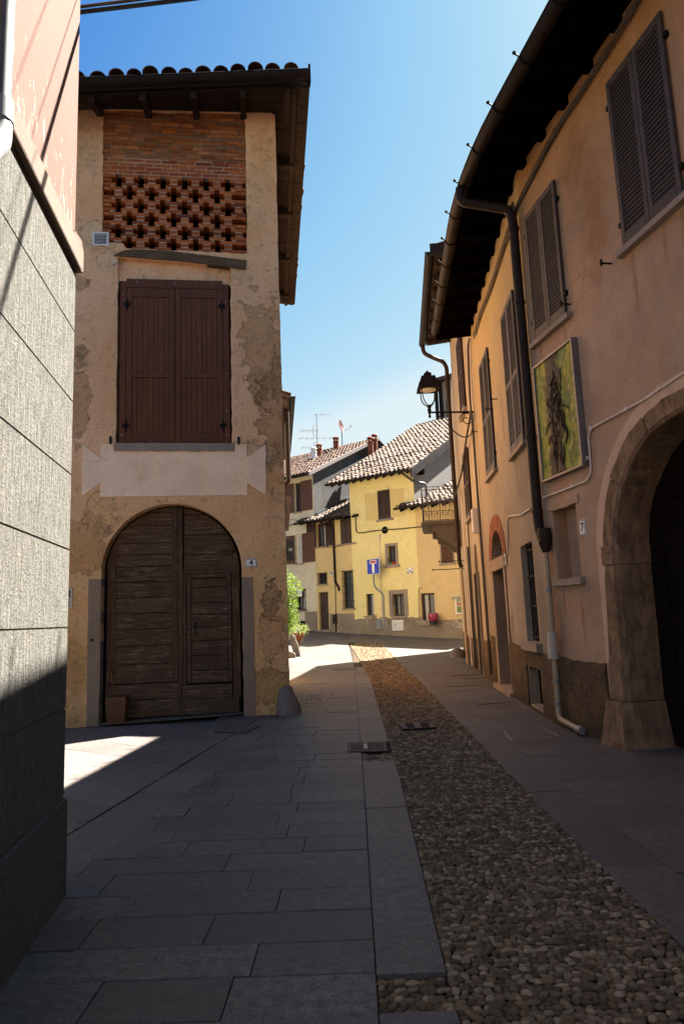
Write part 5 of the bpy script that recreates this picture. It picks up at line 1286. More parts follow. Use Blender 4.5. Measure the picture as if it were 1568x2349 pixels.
# ------------------------------------------------------------------ houses across the square
K = WK
zK = lambda x, y: (648 + x * .2988, 898 + y * .2988)
def kon(x, y, o=0.0): return K.on(*zK(x, y), o)
def krect(x0, y0, x1, y1):
    a, b, c, d = kon(x0, y0), kon(x1, y1), kon(x1, y0), kon(x0, y1)
    return (a[0] + d[0]) / 2, (b[0] + c[0]) / 2, (b[1] + d[1]) / 2, (a[1] + c[1]) / 2
uC0, uC1 = -9.0, K.on(722, 1250)[0]; uL1 = K.on(806, 1250)[0]; uY1 = K.on(950, 1150)[0]; uE = K.len + 3.2
back = -K.n
def house(name, label, u0, u1, z1, wins, wall_m, dep, loc_u, group=None):
    t = thing(name, label, 'house', tuple(K.pt(loc_u, gz(*K.pt(loc_u, 0).xy), 0)), group)
    holes = [rough(rectp(*r), .3, .006) for r in wins]
    mb = MB(); mb.sheet(K, [(u0, -.3), (u1, -.3), (u1, z1), (u0, z1)], holes, depth=.2); mb.build('front_wall', wall_m, t)
    return t
def side(mb, u, z0, ze, dep, slope, o0=0.0):
    """gable-end wall going back from the front"""
    a = K.pt(u, 0, -o0); n = back; mb.add([a + Vector((0, 0, z0)), a + n * dep + Vector((0, 0, z0)), a + n * dep + Vector((0, 0, ze + slope * dep)), a + Vector((0, 0, ze))], [(0, 1, 2, 3)])
def pane(t, r, o=-.16, curtain=None, frame=.05, mull=1, mat='shutter_brown'):
    u0, u1, z0, z1 = r; f = MB()
    for a, b, c, d in ((u0, u0 + frame, z0, z1), (u1 - frame, u1, z0, z1), (u0 + frame, u1 - frame, z0, z0 + frame), (u0 + frame, u1 - frame, z1 - frame, z1)): f.box(K, a, b, c, d, o - .04, o + .02)
    for k in range(mull): c = u0 + (u1 - u0) * (k + 1) / (mull + 1); f.box(K, c - .035, c + .035, z0 + frame, z1 - frame, o - .04, o + .015)
    w = f.build('window', M[mat], t); MB().box(K, u0 - .02, u1 + .02, z0 - .02, z1 + .02, o - .06, o - .025).build('pane', M['glass'], t, w)
    if curtain:
        m = MB(); a0, a1 = u0 + (u1 - u0) * curtain[0], u0 + (u1 - u0) * curtain[1]; n = 10
        for i in range(n): m.add([K.pt(a0 + (a1 - a0) * i / n, z0 + frame, o - .022 + .012 * (i % 2)), K.pt(a0 + (a1 - a0) * (i + 1) / n, z0 + frame, o - .022 + .012 * ((i + 1) % 2)), K.pt(a0 + (a1 - a0) * (i + 1) / n, z1 - frame, o - .022 + .012 * ((i + 1) % 2)), K.pt(a0 + (a1 - a0) * i / n, z1 - frame, o - .022 + .012 * (i % 2))], [(0, 1, 2, 3)])
        m.build('curtain', M['curtain'], t, w)
    return w
def sill(t, r, par=None, ext=.1, h=.07, mat='sill', o=.09):
    MB().bbox(K, r[0] - ext, r[1] + ext, r[2] - h, r[2] - .004, -.1, o, .006).build('sill', M[mat], t, par)
def leafs(t, r, par, mat, name='shutter_leaf', n=16, o=.02, slat=True):
    louvers(K, r[0], r[1], r[2], r[3], o, name, M[mat], par, t, n, (), .07, .04)
def panelleaf(t, r, par, mat, o=.03):
    m = MB(); m.bbox(K, r[0], r[1], r[2], r[3], o, o + .03, .006)
    w_ = r[1] - r[0]
    for c, d in ((.06, .48), (.54, .95)): m.bbox(K, r[0] + .15 * w_, r[1] - .15 * w_, r[2] + (r[3] - r[2]) * c, r[2] + (r[3] - r[2]) * d, o + .029, o + .038, .012)
    m.build('shutter_leaf', M[mat], t, par)
def grid(t, r, par, nv, nh, o=.06):
    m = MB()
    for i in range(nv): u = r[0] + (r[1] - r[0]) * i / (nv - 1); m.tube([K.pt(u, r[2] - .05, o), K.pt(u, r[3] + .05, o)], .011, 5)
    for j in range(nh): z = r[2] + (r[3] - r[2]) * j / (nh - 1); m.tube([K.pt(r[0] - .08, z, o), K.pt(r[1] + .08, z, o)], .011, 5)
    m.build('window_grille', M['iron'], t, par)

# cream house, far left
EZ = 9.75; CS = .47; CD = 6.6
w1 = krect(93, 700, 140, 925); w2 = krect(100, 1100, 152, 1318); w3 = krect(104, 1520, 178, 1678); w4 = krect(120, 1762, 174, 1832)
ch = house('cream_house', 'cream three storey house with rust brown shutters and grey cement gable across the square', uC0, uC1, EZ, [w1, w2, w3, w4], M['cream'], CD, uC1 - 2)
mb = MB(); a = K.pt(uC1, 0); Zv = Vector((0, 0, 1))
mb.add([a - Zv * .3, a + back * 2 * CD - Zv * .3, a + back * 2 * CD + Zv * EZ, a + back * CD + Zv * (EZ + CS * CD), a + Zv * EZ], [(0, 1, 2, 3, 4)]); mb.build('gable_wall', M['grey_gable'], ch)
e0 = K.pt(uC0, EZ + .12, .45); e1 = K.pt(uC1 + .12, EZ + .12, .45); up = back * (CD + .45) + Zv * CS * (CD + .45)
e0 = e0 - Zv * CS * .45; e1 = e1 - Zv * CS * .45
tl = MB(); tiles(tl, e0, e1, up, .25, .42, .10, 5, .014); dk = MB(); deck(dk, e0, e1, up, .07, .03); b2 = back * (CD + .4) - Zv * CS * (CD + .4); deck(dk, e0 + up, e1 + up, b2, .06, .0)
rt = tl.build('roof', M['tile_old'], ch); dk.build('roof_deck', M['roof_deck'], ch)
mb = MB(); P = lambda q, dz, o: K.pt(uC1, 0, .5) + back * q + Zv * (EZ + .12 - CS * .5 + CS * q + dz) + K.d * o
mb.hexa([P(0, -.16, .02), P(7.1, -.16, .02), P(7.1, -.16, .20), P(0, -.16, .20), P(0, .05, .02), P(7.1, .05, .02), P(7.1, .05, .20), P(0, .05, .20)]); mb.build('verge_flashing', flat('mauve_grey_flashing', (.20, .165, .16), .5, .1), ch)
mb = MB(); gutter(mb, [e0 + K.n * .1 - Zv * .02, e1 + K.n * .1 - Zv * .02], .09); mb.box(K, uC0, uC1, EZ - .12, EZ - .02, -.1, .40); mb.build('gutter', M['gutter'], ch)
def roof_pt(e, up_, px, py):
    """point of a roof plane seen at a measured spot"""
    n = (e1 - e0).cross(up_).normalized(); r = ray(px, py); t = (e - EYE).dot(n) / r.dot(n); return EYE + r * t
def chimney(p, par, top, h=.75, r=.17, mat='terracotta', name='chimney'):
    m = MB(); m.lathe(p, [(r, -.4), (r, h * .55), (r * 1.15, h * .56), (r * 1.15, h * .62), (r * .9, h * .62), (r * .9, h * .66)], 4 if False else 12)
    for k in range(4): a_ = k * math.pi / 2 + .5; m.tube([p + Vector((r * .8 * math.cos(a_), r * .8 * math.sin(a_), h * .64)), p + Vector((r * .8 * math.cos(a_), r * .8 * math.sin(a_), h * .86))], r * .22, 5)
    m.lathe(p, [(r * 1.25, h * .85), (r * 1.2, h * .92), (r * .5, h), (.02, h * 1.02)], 12)
    m.build(name, M[mat], top, par, smooth=50)
for (x, y, mt, h) in ((240, 520, 'lead', .9), (281, 500, 'terracotta', 1.0), (411, 448, 'terracotta', 1.05)):
    px, py = zK(x, y); chimney(roof_pt(e0, up, px, py), rt, ch, h * .85, .18, mt if mt != 'lead' else 'white_paint')
ab = roof_pt(e0, up, *zK(268, 470)); at_ = thing('tv_antenna', 'tall television aerial mast with several crossbars on the cream house roof', 'antenna', tuple(ab))
dist = (ab - EYE).length; Ht = (zK(0, 470)[1] - zK(0, 158)[1]) / FPX * dist * .99
m = MB(); m.tube([ab - Zv * .3, ab + Zv * Ht], .022, 6); m.build('mast', M['steel'], at_)
rt_ = Vector((math.cos(.1), math.sin(.1), 0))
for fz, l, r, nb in ((.13, 1.15, .15, 5), (.37, 1.3, 1.1, 6), (.56, 1.2, .1, 7), (.97, .2, 1.0, 1)):
    m = MB(); c = ab + Zv * Ht * fz; m.tube([c - rt_ * l, c + rt_ * r], .014, 5)
    for i in range(nb):
        q = c - rt_ * l + rt_ * (l + r) * (i + .5) / max(1, nb); m.tube([q + Vector((-.12, .45, 0)), q - Vector((-.12, .45, 0))], .009, 4)
    if fz in (.13, .56):
        q = c - rt_ * .25
        m.tube([q - Zv * .35 , q + Zv * .35], .012, 4); m.tube([q - Zv * .35, q - Zv * .35 + rt_ * .3], .012, 4); m.tube([q + Zv * .35, q + Zv * .35 + rt_ * .3], .012, 4)
    m.build('crossbar', M['steel'], at_)
ds = roof_pt(e0, up, *zK(458, 412)); sd_ = thing('satellite_dish', 'dark red satellite dish on a short mast on the cream house roof', 'satellite dish', tuple(ds))
m = MB(); m.tube([ds - Zv * .3, ds + Zv * 1.15], .03, 6); m.build('mast', M['iron'], sd_)
m = MB(); c = ds + Zv * 1.35; ax = Vector((.93, -.32, .18)).normalized(); X = ax.cross(Zv).normalized(); Y = X.cross(ax); vs = []
for (r, d) in ((.02, -.10), (.25, -.07), (.42, .0), (.42, -.02), (.25, -.09), (.02, -.12)):
    for k in range(16): a_ = k * math.pi / 8; vs.append(c + (X * math.cos(a_) + Y * math.sin(a_) * 1.05) * r + ax * d)
m.add(vs, [(i * 16 + k, i * 16 + (k + 1) % 16, (i + 1) * 16 + (k + 1) % 16, (i + 1) * 16 + k) for i in range(5) for k in range(16)]); m.build('dish', flat('maroon_dish', (.10, .018, .016), .5, .1, .4), sd_, smooth=60)
m = MB(); m.tube([c - Y * .42, c - Y * .35 + ax * .5, c - Y * .2 + ax * .62], .014, 5); m.lathe(c - Y * .2 + ax * .62, [(.04, -.06), (.05, 0), (.03, .06)], 8); m.build('receiver_arm', M['steel'], sd_)
wn_ = pane(ch, w1, frame=.07); sill(ch, w1, wn_); lw = w1[1] - w1[0]
panelleaf(ch, (w1[0] - .78, w1[0] - .02, w1[2], w1[3]), wn_, 'shutter_rust'); panelleaf(ch, (w1[1] + .02, w1[1] + .86, w1[2], w1[3] + .03), wn_, 'shutter_rust')
wn_ = pane(ch, w2, curtain=(.1, .95), frame=.07, mull=0, mat='white_paint'); sill(ch, w2, wn_)
panelleaf(ch, (w2[0] - .72, w2[0] - .02, w2[2], w2[3]), wn_, 'shutter_rust'); panelleaf(ch, (w2[1] + .02, w2[1] + .93, w2[2], w2[3] + .03), wn_, 'shutter_rust')
wn_ = pane(ch, w3, curtain=(.3, .8), frame=.07); sill(ch, w3, wn_, mat='sill'); grid(ch, w3, wn_, 6, 4, .03)
MB().box(K, w3[0] + .15, w3[0] + .5, w3[2] + .75, w3[2] + 1.15, .05, .08).build('window_box', M['white_paint'], ch, wn_)
MB().box(K, w4[0], w4[1], w4[2], w4[3], -.2, -.16).build('cellar_hatch', M['gate_black'], ch)
zg = gz(*K.pt(uC1 - 1, 0).xy); MB().prism(K, [(uC0, -.3), (w4[0] - .01, -.3), (w4[0] - .01, zg + 1.0), (uC0, zg + 1.0)], -.03, .03).build('plinth', M['kplinth'], ch)
MB().prism(K, [(w4[1] + .01, -.3), (uC1, -.3), (uC1, zg + 1.0), (w4[1] + .01, zg + 1.0)], -.03, .03).build('plinth', M['kplinth'], ch)
m = MB(); a = kon(205, 640); m.tube([K.pt(*a), K.pt(*a, .5)], .05, 6); m.lathe(K.pt(a[0], a[1] - .08, .5), [(.02, 0), (.11, .06), (.11, .14), (.02, .2)], 8); tag(m.build('wall_spotlight', M['iron'], ch), '', '') if False else m.build('wall_spotlight', M['iron'], ch)

# low apricot house between
LZ = 7.0; LS = .42; LD = 4.5
a1 = krect(262, 1012, 330, 1192); a2 = krect(447, 968, 528, 1168); a3 = krect(274, 1396, 340, 1478); a4 = krect(279, 1540, 353, 1838); a5 = krect(464, 1378, 546, 1664)
a4 = (a4[0], a4[1], gz(*K.pt(a4[0], 0).xy) + .08, a4[3])
lo = house('low_apricot_house', 'low apricot house with brown street door and barred windows between cream and yellow houses', uC1, uL1, LZ, [a1, a3, a4, a5], M['apricot'], LD, (uC1 + uL1) / 2)
e0l = K.pt(uC1 - .85, LZ + .13 - LS * .55, .62); e1l = K.pt(uL1 - .02, LZ + .13 - LS * .55, .62); upl = back * LD + Zv * LS * LD
tl = MB(); tiles(tl, e0l, e1l, upl, .24, .40, .095, 5, .014, mask=lambda b: (b - K.pt(uC1, 0, 0)).dot(K.d) > .12 or (b - K.pt(0, 0, .02)).dot(K.n) > 0); dk = MB()
i0_ = K.pt(uC1 + .01, 0, .0); deck(dk, K.pt(uC1 + .01, e0l.z, .62), e1l, upl, .08, .02); deck(dk, e0l, K.pt(uC1 + .0, e0l.z, .62), back * .60 + Zv * LS * .6, .08, .02)
tl.build('roof', M['tile'], lo); dk.build('roof_deck', M['roof_deck'], lo)
m = MB(); m.beam(K.pt(uC1 + .06, LZ + LS * .2 + .22, -.2), K.pt(uC1 + .06, LZ + LS * 4.4 + .22, -4.4), .10, .30); m.build('wall_flashing', M['lead'], lo)
m = MB(); gutter(m, [e0l + K.n * .09 - Zv * .02, e1l + K.n * .09 - Zv * .02], .085); m.build('gutter', M['gutter'], lo)
m = MB()
for i in range(8): q = uC1 - .6 + i * .52; m.beam(K.pt(q, LZ - .02, -.1), K.pt(q, LZ - .20, .52), .09, .11)
pieces(m, 'rafter', M['soffit'], lo)
wn_ = pane(lo, a1, curtain=(.62, .9), frame=.07); sill(lo, a1, wn_)
leafs(lo, (a1[0] - .70, a1[0] - .02, a1[2], a1[3] + .05), wn_, 'shutter_brown'); leafs(lo, (a1[1] + .02, a1[1] + .66, a1[2], a1[3] + .05), wn_, 'shutter_brown')
wb = MB().box(K, a2[0] + .02, a2[1] - .02, a2[2], a2[3], -.03, .012).build('window', M['dark'], lo); sill(lo, a2, wb, .3); md = (a2[0] + a2[1]) / 2
panelleaf(lo, (a2[0], md - .01, a2[2], a2[3]), wb, 'shutter_brown', .02); panelleaf(lo, (md + .01, a2[1], a2[2], a2[3]), wb, 'shutter_brown', .02)
wn_ = pane(lo, a3, frame=.05, mull=3); sill(lo, a3, wn_, .06); grid(lo, a3, wn_, 6, 3)
wn_ = pane(lo, a5, curtain=(.42, .58), frame=.07); sill(lo, a5, wn_, .06); grid(lo, a5, wn_, 5, 6)
d = MB(); d.box(K, a4[0], a4[1], a4[2], a4[3], -.22, -.15)
for c_, e_ in ((.08, .45), (.52, .93)): d.bbox(K, a4[0] + .15, a4[1] - .15, a4[2] + (a4[3] - a4[2]) * c_, a4[2] + (a4[3] - a4[2]) * e_, -.151, -.13, .02)
dr = d.build('door', M['shutter_brown'], lo); h_ = MB(); h_.lathe(K.pt(a4[1] - .16, a4[2] + 1.05, -.1), [(.01, -.04), (.04, -.02), (.04, .02), (.01, .04)], 8); h_.build('handle', M['steel'], lo, dr)
MB().bbox(K, a4[0] - .15, a4[1] + .15, a4[2] - .3, a4[2] - .004, -.2, .14, .01).build('door_step', M['sill'], lo)
zg = gz(*K.pt(uL1 - 1, 0).xy); MB().prism(K, rough([(a4[1] + .06, -.3), (uL1 - .02, -.3), (uL1 - .02, zg + .98), (a4[1] + .06, zg + 1.02)], .25, .02), -.03, .02).build('plinth', M['kplinth'], lo)
def kp(x, y, o): return K.pt(*kon(x, y, o), o)
dpm = MB(); dpm.tube(elbow([kp(284, 990, .65), kp(290, 1008, .5), kp(372, 1045, .1), kp(386, 1062, .08), kp(403, 1465, .08), kp(412, 1480, .08), kp(428, 1500, .08), kp(432, 1530, .05)], .15, 4), .065, 8); dpm.build('downpipe', M['pipe_brown'], lo, smooth=50)
dpm = MB(); dpm.tube([kp(403, 1480, .04), kp(407, 1715, .04)], .02, 6); dpm.tube([kp(409, 1780, .04), K.pt(kon(410, 1780)[0], gz(*K.pt(kon(410, 1780)[0], 0).xy) - .1, .05)], .04, 6); dpm.build('wall_pipe', M['iron'], lo)
# tall yellow house
YZ = 8.95; YS = .54; YD = 9.4
y1 = krect(733, 757, 826, 980); y2 = krect(806, 1186, 868, 1330); y3 = krect(642, 1554, 700, 1720); y4 = krect(848, 1556, 934, 1722); y5 = krect(1062, 1548, 1168, 1775); y6 = krect(1217, 1147, 1307, 1316)
yh = house('yellow_house', 'tall lemon yellow house with a broad sunlit tile roof in the middle of the square', uL1, uY1, YZ, [y2, y3, y4], M['yellow'], YD, (uL1 + uY1) / 2)
a = K.pt(uY1, 0); mb = MB()
mb.add([a - Zv * .3, a + back * YD - Zv * .3, a + back * YD + Zv * (YZ + YS * YD), a + Zv * YZ], [(0, 1, 2, 3)]); mb.build('gable_wall', M['white_gable'], yh)
a = K.pt(uL1, 0); mb = MB(); mb.add([a - Zv * .3, a + back * YD - Zv * .3, a + back * YD + Zv * (YZ + YS * YD), a + Zv * YZ], [(0, 1, 2, 3)]); b_ = K.pt(uY1, 0, 0) + back * YD; c_ = K.pt(uL1, 0, 0) + back * YD; mb.add([b_, c_, c_ + Zv * (YZ + YS * YD), b_ + Zv * (YZ + YS * YD)], [(0, 1, 2, 3)]); mb.build('rear_wall', M['yellow'], yh)
e0y = K.pt(uL1 - 1.0, YZ + .16 - YS * .7, .7); e1y = K.pt(uY1 + .32, YZ + .16 - YS * .7, .7); upy = back * (YD + .6) + Zv * YS * (YD + .6)
tl = MB(); tiles(tl, e0y, e1y, upy, .26, .40, .105, 6, .02); dk = MB(); deck(dk, e0y, e1y, upy, .09, .03)
rt = tl.build('roof', M['tile'], yh); dk.build('roof_deck', M['roof_deck'], yh)
m = MB(); n_ = K.d; p = e1y; m.hexa([p - Zv * .46 - n_ * .04, p + upy - Zv * .46 - n_ * .04, p + upy - Zv * .46 + n_ * .03, p - Zv * .46 + n_ * .03, p - Zv * .0 - n_ * .04, p + upy - n_ * .04, p + upy + n_ * .03, p + n_ * .03]); m.build('verge_board', M['gutter'], yh)
m = MB(); gutter(m, [e0y + K.n * .1 - Zv * .02, e1y + K.n * .1 - Zv * .02], .095); m.build('gutter', M['gutter'], yh)
m = MB(); u = uL1 - .75
while u < uY1 + .2: m.beam(K.pt(u, YZ - .0, -.1), K.pt(u, YZ - .33, .6), .11, .13); u += .48
pieces(m, 'rafter', M['soffit'], yh)
m = MB(); c = K.pt(uY1, 0, 0); m.beam(c + back * .45 + Zv * (YZ - .15) - K.d * .1, c + back * .45 + Zv * (YZ - .15) + K.d * .34, .25, .34); m.build('purlin_end', M['soffit'], yh)
e0, e1 = e0y, e1y
for (x, y) in ((675, 462), (708, 440)): chimney(roof_pt(e0y, upy, *zK(x, y)), rt, yh, .95, .17)
m = MB(); q0 = roof_pt(e0y, upy, *zK(520, 600)); q1 = roof_pt(e0y, upy, *zK(1015, 425)); 
for f_ in (.10, .22): m.tube([e0y + upy * f_ + Zv * .22 + K.d * .6, e1y + upy * f_ + Zv * .22 - K.d * .8], .016, 5)
for i in range(11): 
    for f_ in (.10, .22): c = e0y + upy * f_ + K.d * (.6 + i * .62); m.tube([c, c + Zv * .24], .012, 4)
m.build('snow_guard', M['iron'], yh, rt)
wb = MB().box(K, y1[0] + .02, y1[1] - .02, y1[2], y1[3], -.03, .012).build('window', M['dark'], yh); sill(yh, y1, wb, .14, .10); md = (y1[0] + y1[1]) / 2
leafs(yh, (y1[0], md - .01, y1[2], y1[3]), wb, 'shutter_brown', n=22, o=.015); leafs(yh, (md + .01, y1[1], y1[2], y1[3]), wb, 'shutter_brown', n=22, o=.015)
MB().box(K, y1[0] - .85, y1[0] - .02, y1[2] + .02, y1[3] - .05, -.02, .004).build('shutter_ghost', plaster('unfaded_yellow_plaster', (.60, .45, .18), .08, (.45, .33, .15)), yh, wb)
MB().box(K, y1[1] + .04, y1[1] + .85, y1[2] + .02, y1[3] - .05, -.02, .004).build('shutter_ghost', bpy.data.materials['unfaded_yellow_plaster'], yh, wb)
def stoneframe(t, r, par, w=.17, mat='sill', o=.03):
    m = MB()
    for a_, b_, c_, d_ in ((r[0] - w, r[0], r[2] - .02, r[3] + w), (r[1], r[1] + w, r[2] - .02, r[3] + w), (r[0], r[1], r[3], r[3] + w)): m.bbox(K, a_, b_, c_, d_, -.12, o, .006)
    m.build('frame', M[mat], t, par)
wn_ = pane(yh, y2, frame=.06); stoneframe(yh, y2, wn_, .14); sill(yh, y2, wn_, .22, .14)
fl = MB(); 
for i in range(16): p = K.pt(y2[0] + .1 + (y2[1] - y2[0] - .15) * i / 15, y2[2] + .05 + random.uniform(-.02, .03), .0 + random.uniform(-.02, .05)); fl.beam(p, p + Vector((random.uniform(-.12, .12), random.uniform(-.05, .05), random.uniform(-.03, .05))), .07, .05)
g1 = MB(); g1.v, g1.f = fl.v[:64], fl.f[:48]; r1 = MB(); r1.v = fl.v[64:]; r1.f = [tuple(i - 64 for i in f) for f in fl.f[48:]]
solo(g1, 'green_cloth', flat('green_cloth', (.06, .22, .05), .8), 'crumpled green cloth lying on the left of the small yellow house window sill', 'cloth', tuple(K.pt(y2[0] + .2, y2[2], 0)))
solo(r1, 'red_cloth', flat('red_cloth', (.5, .05, .02), .8), 'crumpled red cloth lying on the right of the small yellow house window sill', 'cloth', tuple(K.pt(y2[1] - .2, y2[2], 0)))
wn_ = pane(yh, y3, curtain=(.5, .9), frame=.05, mull=0); sill(yh, y3, wn_, .14, .09)
wn_ = pane(yh, y4, curtain=(.32, .62), frame=.07); stoneframe(yh, y4, wn_, .22); sill(yh, y4, wn_, .1, .13); grid(yh, y4, wn_, 5, 2, .0)
zg = gz(*K.pt((uL1 + uY1) / 2, 0).xy)
def ragged(u0, u1, zz, amp): return [(u0, -.3)] + [(u1, -.3)] + [(u1 + (u0 - u1) * i / 24, zz + random.uniform(-amp, amp)) for i in range(25)]
MB().prism(K, ragged(uL1, uY1, zg + .88, .05), -.03, .018).build('plinth', M['kplinth'], yh)
m = MB(); q = kon(785, 1065); 
for r_ in (.17, .10): m.tube([K.pt(q[0] + r_ * math.cos(t_), q[1] + r_ * math.sin(t_), .02) for t_ in [i * math.pi / 8 for i in range(17)]], .025, 5)
m.prism(K, [(q[0] + .17 * math.cos(i * math.pi / 8), q[1] + .17 * math.sin(i * math.pi / 8)) for i in range(16)], -.02, .012); m.build('wall_rosette', M['iron'], yh)
dpm = MB(); dpm.tube(elbow([kp(885, 590, .75), kp(905, 618, .5), K.pt(uY1 + .05, 8.22, .12), K.pt(uY1 + .42, 8.12, -.5), K.pt(uY1 + .42, 7.25, -.5)], .15, 4), .06, 8); dpm.build('downpipe', M['pipe_black'], yh, smooth=50)
tp = MB(); tp.tube(elbow([kp(743, 1110, .03), kp(752, 1400, .03), kp(764, 1752, .03)], .1), .018, 6); tp.tube([kp(743, 1095, .04), kp(743, 1135, .04)], .05, 6); tp.build('wall_pipe', M['conduit'], yh)
# lower right house
RZ = 7.0; RS_ = .40; RD = 6
rh = house('peach_house', 'peach house with low sunlit tile roof and slatted window right of the yellow house', uY1, uE, RZ, [y5, y6], M['apricot2'], RD, uY1 + 3)
e0r = K.pt(uY1 - .75, RZ + .13 - RS_ * .6, .66); e1r = K.pt(uE, RZ + .13 - RS_ * .6, .66); upr = back * RD + Zv * RS_ * RD
tl = MB(); tiles(tl, e0r, e1r, upr, .25, .40, .10, 6, .018, mask=lambda b: (b - K.pt(uY1, 0, 0)).dot(K.d) > .12 or (b - K.pt(0, 0, .05)).dot(K.n) > 0); dk = MB()
deck(dk, K.pt(uY1 + .01, e0r.z, .66), e1r, upr, .08, .02); deck(dk, e0r, K.pt(uY1, e0r.z, .66), back * .64 + Zv * RS_ * .64, .08, .02); tl.build('roof', M['tile'], rh); dk.build('roof_deck', M['roof_deck'], rh)
m = MB(); gutter(m, [e0r + K.n * .1 - Zv * .02, e1r + K.n * .1 - Zv * .02], .09); m.build('gutter', M['gutter'], rh)
m = MB()
for i in range(12): q = uY1 - .5 + i * .6; m.beam(K.pt(q, RZ - .02, -.1), K.pt(q, RZ - .26, .55), .10, .12)
pieces(m, 'rafter', M['soffit'], rh)
m = MB(); a = K.pt(uE, 0); m.add([a, a + back * 8, a + back * 8 + Zv * 9, a + Zv * 7], [(0, 1, 2, 3)]); m.build('rear_wall', M['apricot2'], rh)
wn_ = MB().box(K, y6[0], y6[1], y6[2], y6[3], -.2, -.15).build('window', M['dark'], rh); sill(rh, y6, wn_, .12, .10); stoneframe(rh, y6, wn_, .07)
leafs(rh, (y6[0] + .02, y6[1] - .02, y6[2] + .01, y6[3] - .01), wn_, 'shutter_rust', n=20, o=-.10)
wn_ = pane(rh, y5, curtain=(.2, .55), frame=.08); sill(rh, y5, wn_, .12, .12)
zg = gz(*K.pt(uY1 + 2, 0).xy); MB().prism(K, ragged(uY1, uE, zg + .92, .06), -.03, .016).build('plinth', M['kplinth'], rh)
bt = kon(1225, 1690)[0]; MB().prism(K, [(bt - .05, zg + .0), (bt + .7, zg + .0), (bt + .55, zg + 1.3), (bt + .05, zg + 1.3)], -.02, .03) if False else None
tp = MB(); tp.tube(elbow([kp(1068, 1508, .03), kp(1042, 1510, .03), kp(1048, 1745, .03), kp(940, 1740, .03)], .1), .022, 6); tp.build('wall_pipe', M['pvc_tan'], rh)
# tower-like upper storey further back
tw = thing('rear_house', 'tall narrow house behind the yellow roof with an olive shuttered opening, beside the street lamp', 'house', (6.6, 44, 0))
W2 = Wall((6.42, 47.5), (9.5, 45.0), (-.6, -.8))
ta = (ray(1022, 985) * (47 / ray(1022, 985).y) + EYE); 
u0 = W2.on(1007, 920)[0]; zt = W2.on(1030, 872)[1]; zb0 = W2.on(1030, 984)[1]; zb1 = W2.on(1030, 918)[1]; ua = W2.on(1023, 950)[0]; ub = W2.on(1046, 950)[0]
mb = MB(); mb.sheet(W2, [(u0, 0), (u0 + 6, 0), (u0 + 6, zt), (u0, zt)], [rectp(ua, ub, zb0, zb1)], depth=.25)
a = W2.pt(u0, 0); n_ = -W2.n; mb.add([a, a + n_ * 6, a + n_ * 6 + Zv * zt, a + Zv * zt], [(0, 1, 2, 3)]); mb.build('wall', plaster('grey_brown_plaster', (.28, .235, .19), .2), tw)
m = MB(); 
for i in range(12): z_ = zb0 + (zb1 - zb0) * i / 12; m.bbox(W2, ua, ub, z_ + .01, z_ + (zb1 - zb0) / 12 - .01, -.26, -.2, .01)
m.build('shutter_board', flat('olive_board', (.21, .17, .06), .8, .3), tw)
m = MB(); m.box(W2, u0 - .35, u0 + 6, zt, zt + .25, -6, .5); m.build('roof', M['tile_dark'], tw)
m = MB(); m.tube([W2.pt(u0 - .1, zt - .1, .2), W2.pt(u0 - .1, 6, .2)], .13, 8); m.box(W2, u0 - .6, u0 + .3, zt - .35, zt - .02, .1, .6); m.box(W2, u0, u0 + .3, 6, zt - .3, .0, .06); m.build('downpipe', M['gutter'], tw)

# ------------------------------------------------------------------ house behind the brick house on the left
gh = thing('left_far_house', 'house behind the ochre house on the left, only its eave corner and downpipe showing', 'house', (-2.2, 25, 0))
LF = Wall((-1.97, 23.2), (-2.75, 31), (1, 0))
m = MB(); a = [LF.pt(0, 0), LF.pt(8, 0), LF.pt(8, 0, -7), LF.pt(0, 0, -7)]; m.add(a + [p + Zv * 9.2 for p in a], [(0, 1, 5, 4), (1, 2, 6, 5), (2, 3, 7, 6), (3, 0, 4, 7)]); m.build('wall', M['cream'], gh)
m = MB(); tiles(m, LF.pt(-.25, 9.35, .30), LF.pt(8, 9.35, .3), LF.n * -4 + Zv * 1.8, .26, .42, .11, 6); m.build('roof', M['tile_dark'], gh)
m = MB(); deck(m, LF.pt(-.25, 9.35, .30), LF.pt(8, 9.35, .3), LF.n * -4 + Zv * 1.8, .10, .02); m.box(LF, -.2, 8, 9.0, 9.22, -.3, .22); m.build('roof_deck', M['roof_deck'], gh)
m = MB(); gutter(m, [LF.pt(-.25, 9.3, .38), LF.pt(8, 9.3, .38)], .09); m.build('gutter', M['gutter'], gh)
m = MB(); m.tube([LF.pt(.35, 9.2, .17), LF.pt(.35, 6.4, .17), LF.pt(.35, 6.2, -.05)], .09, 8); m.build('downpipe', M['pipe_brown'], gh)
m = MB(); m.hexa([LF.pt(1.2, 4.75, .0), LF.pt(1.3, 4.75, .0), LF.pt(1.3, 4.75, .15), LF.pt(1.2, 4.75, .15), LF.pt(1.2, 6.0, .0), LF.pt(1.3, 6.0, .0), LF.pt(1.3, 6.0, .27), LF.pt(1.2, 6.0, .27)]); m.build('open_shutter', M['shutter_brown'], gh)
sgn = thing('box_sign', 'small dark blue-black box sign jutting out beside the leafy shrub behind the ochre house', 'sign', tuple(LF.pt(1.9, 3.75, .05)))
MB().bbox(LF, 1.85, 1.97, 3.72, 4.48, .05, .33, .01).build('sign_body', flat('navy_black_sign', (.004, .0045, .008), .5, .1, .2), sgn)
MB().box(LF, 1.842, 1.85, 4.08, 4.18, .14, .28).build('sign_mark', flat('grey_mark', (.12, .12, .15), .5), sgn); MB().box(LF, 1.89, 1.93, 4.2, 4.24, -.02, .06).build('arm', M['iron'], sgn)

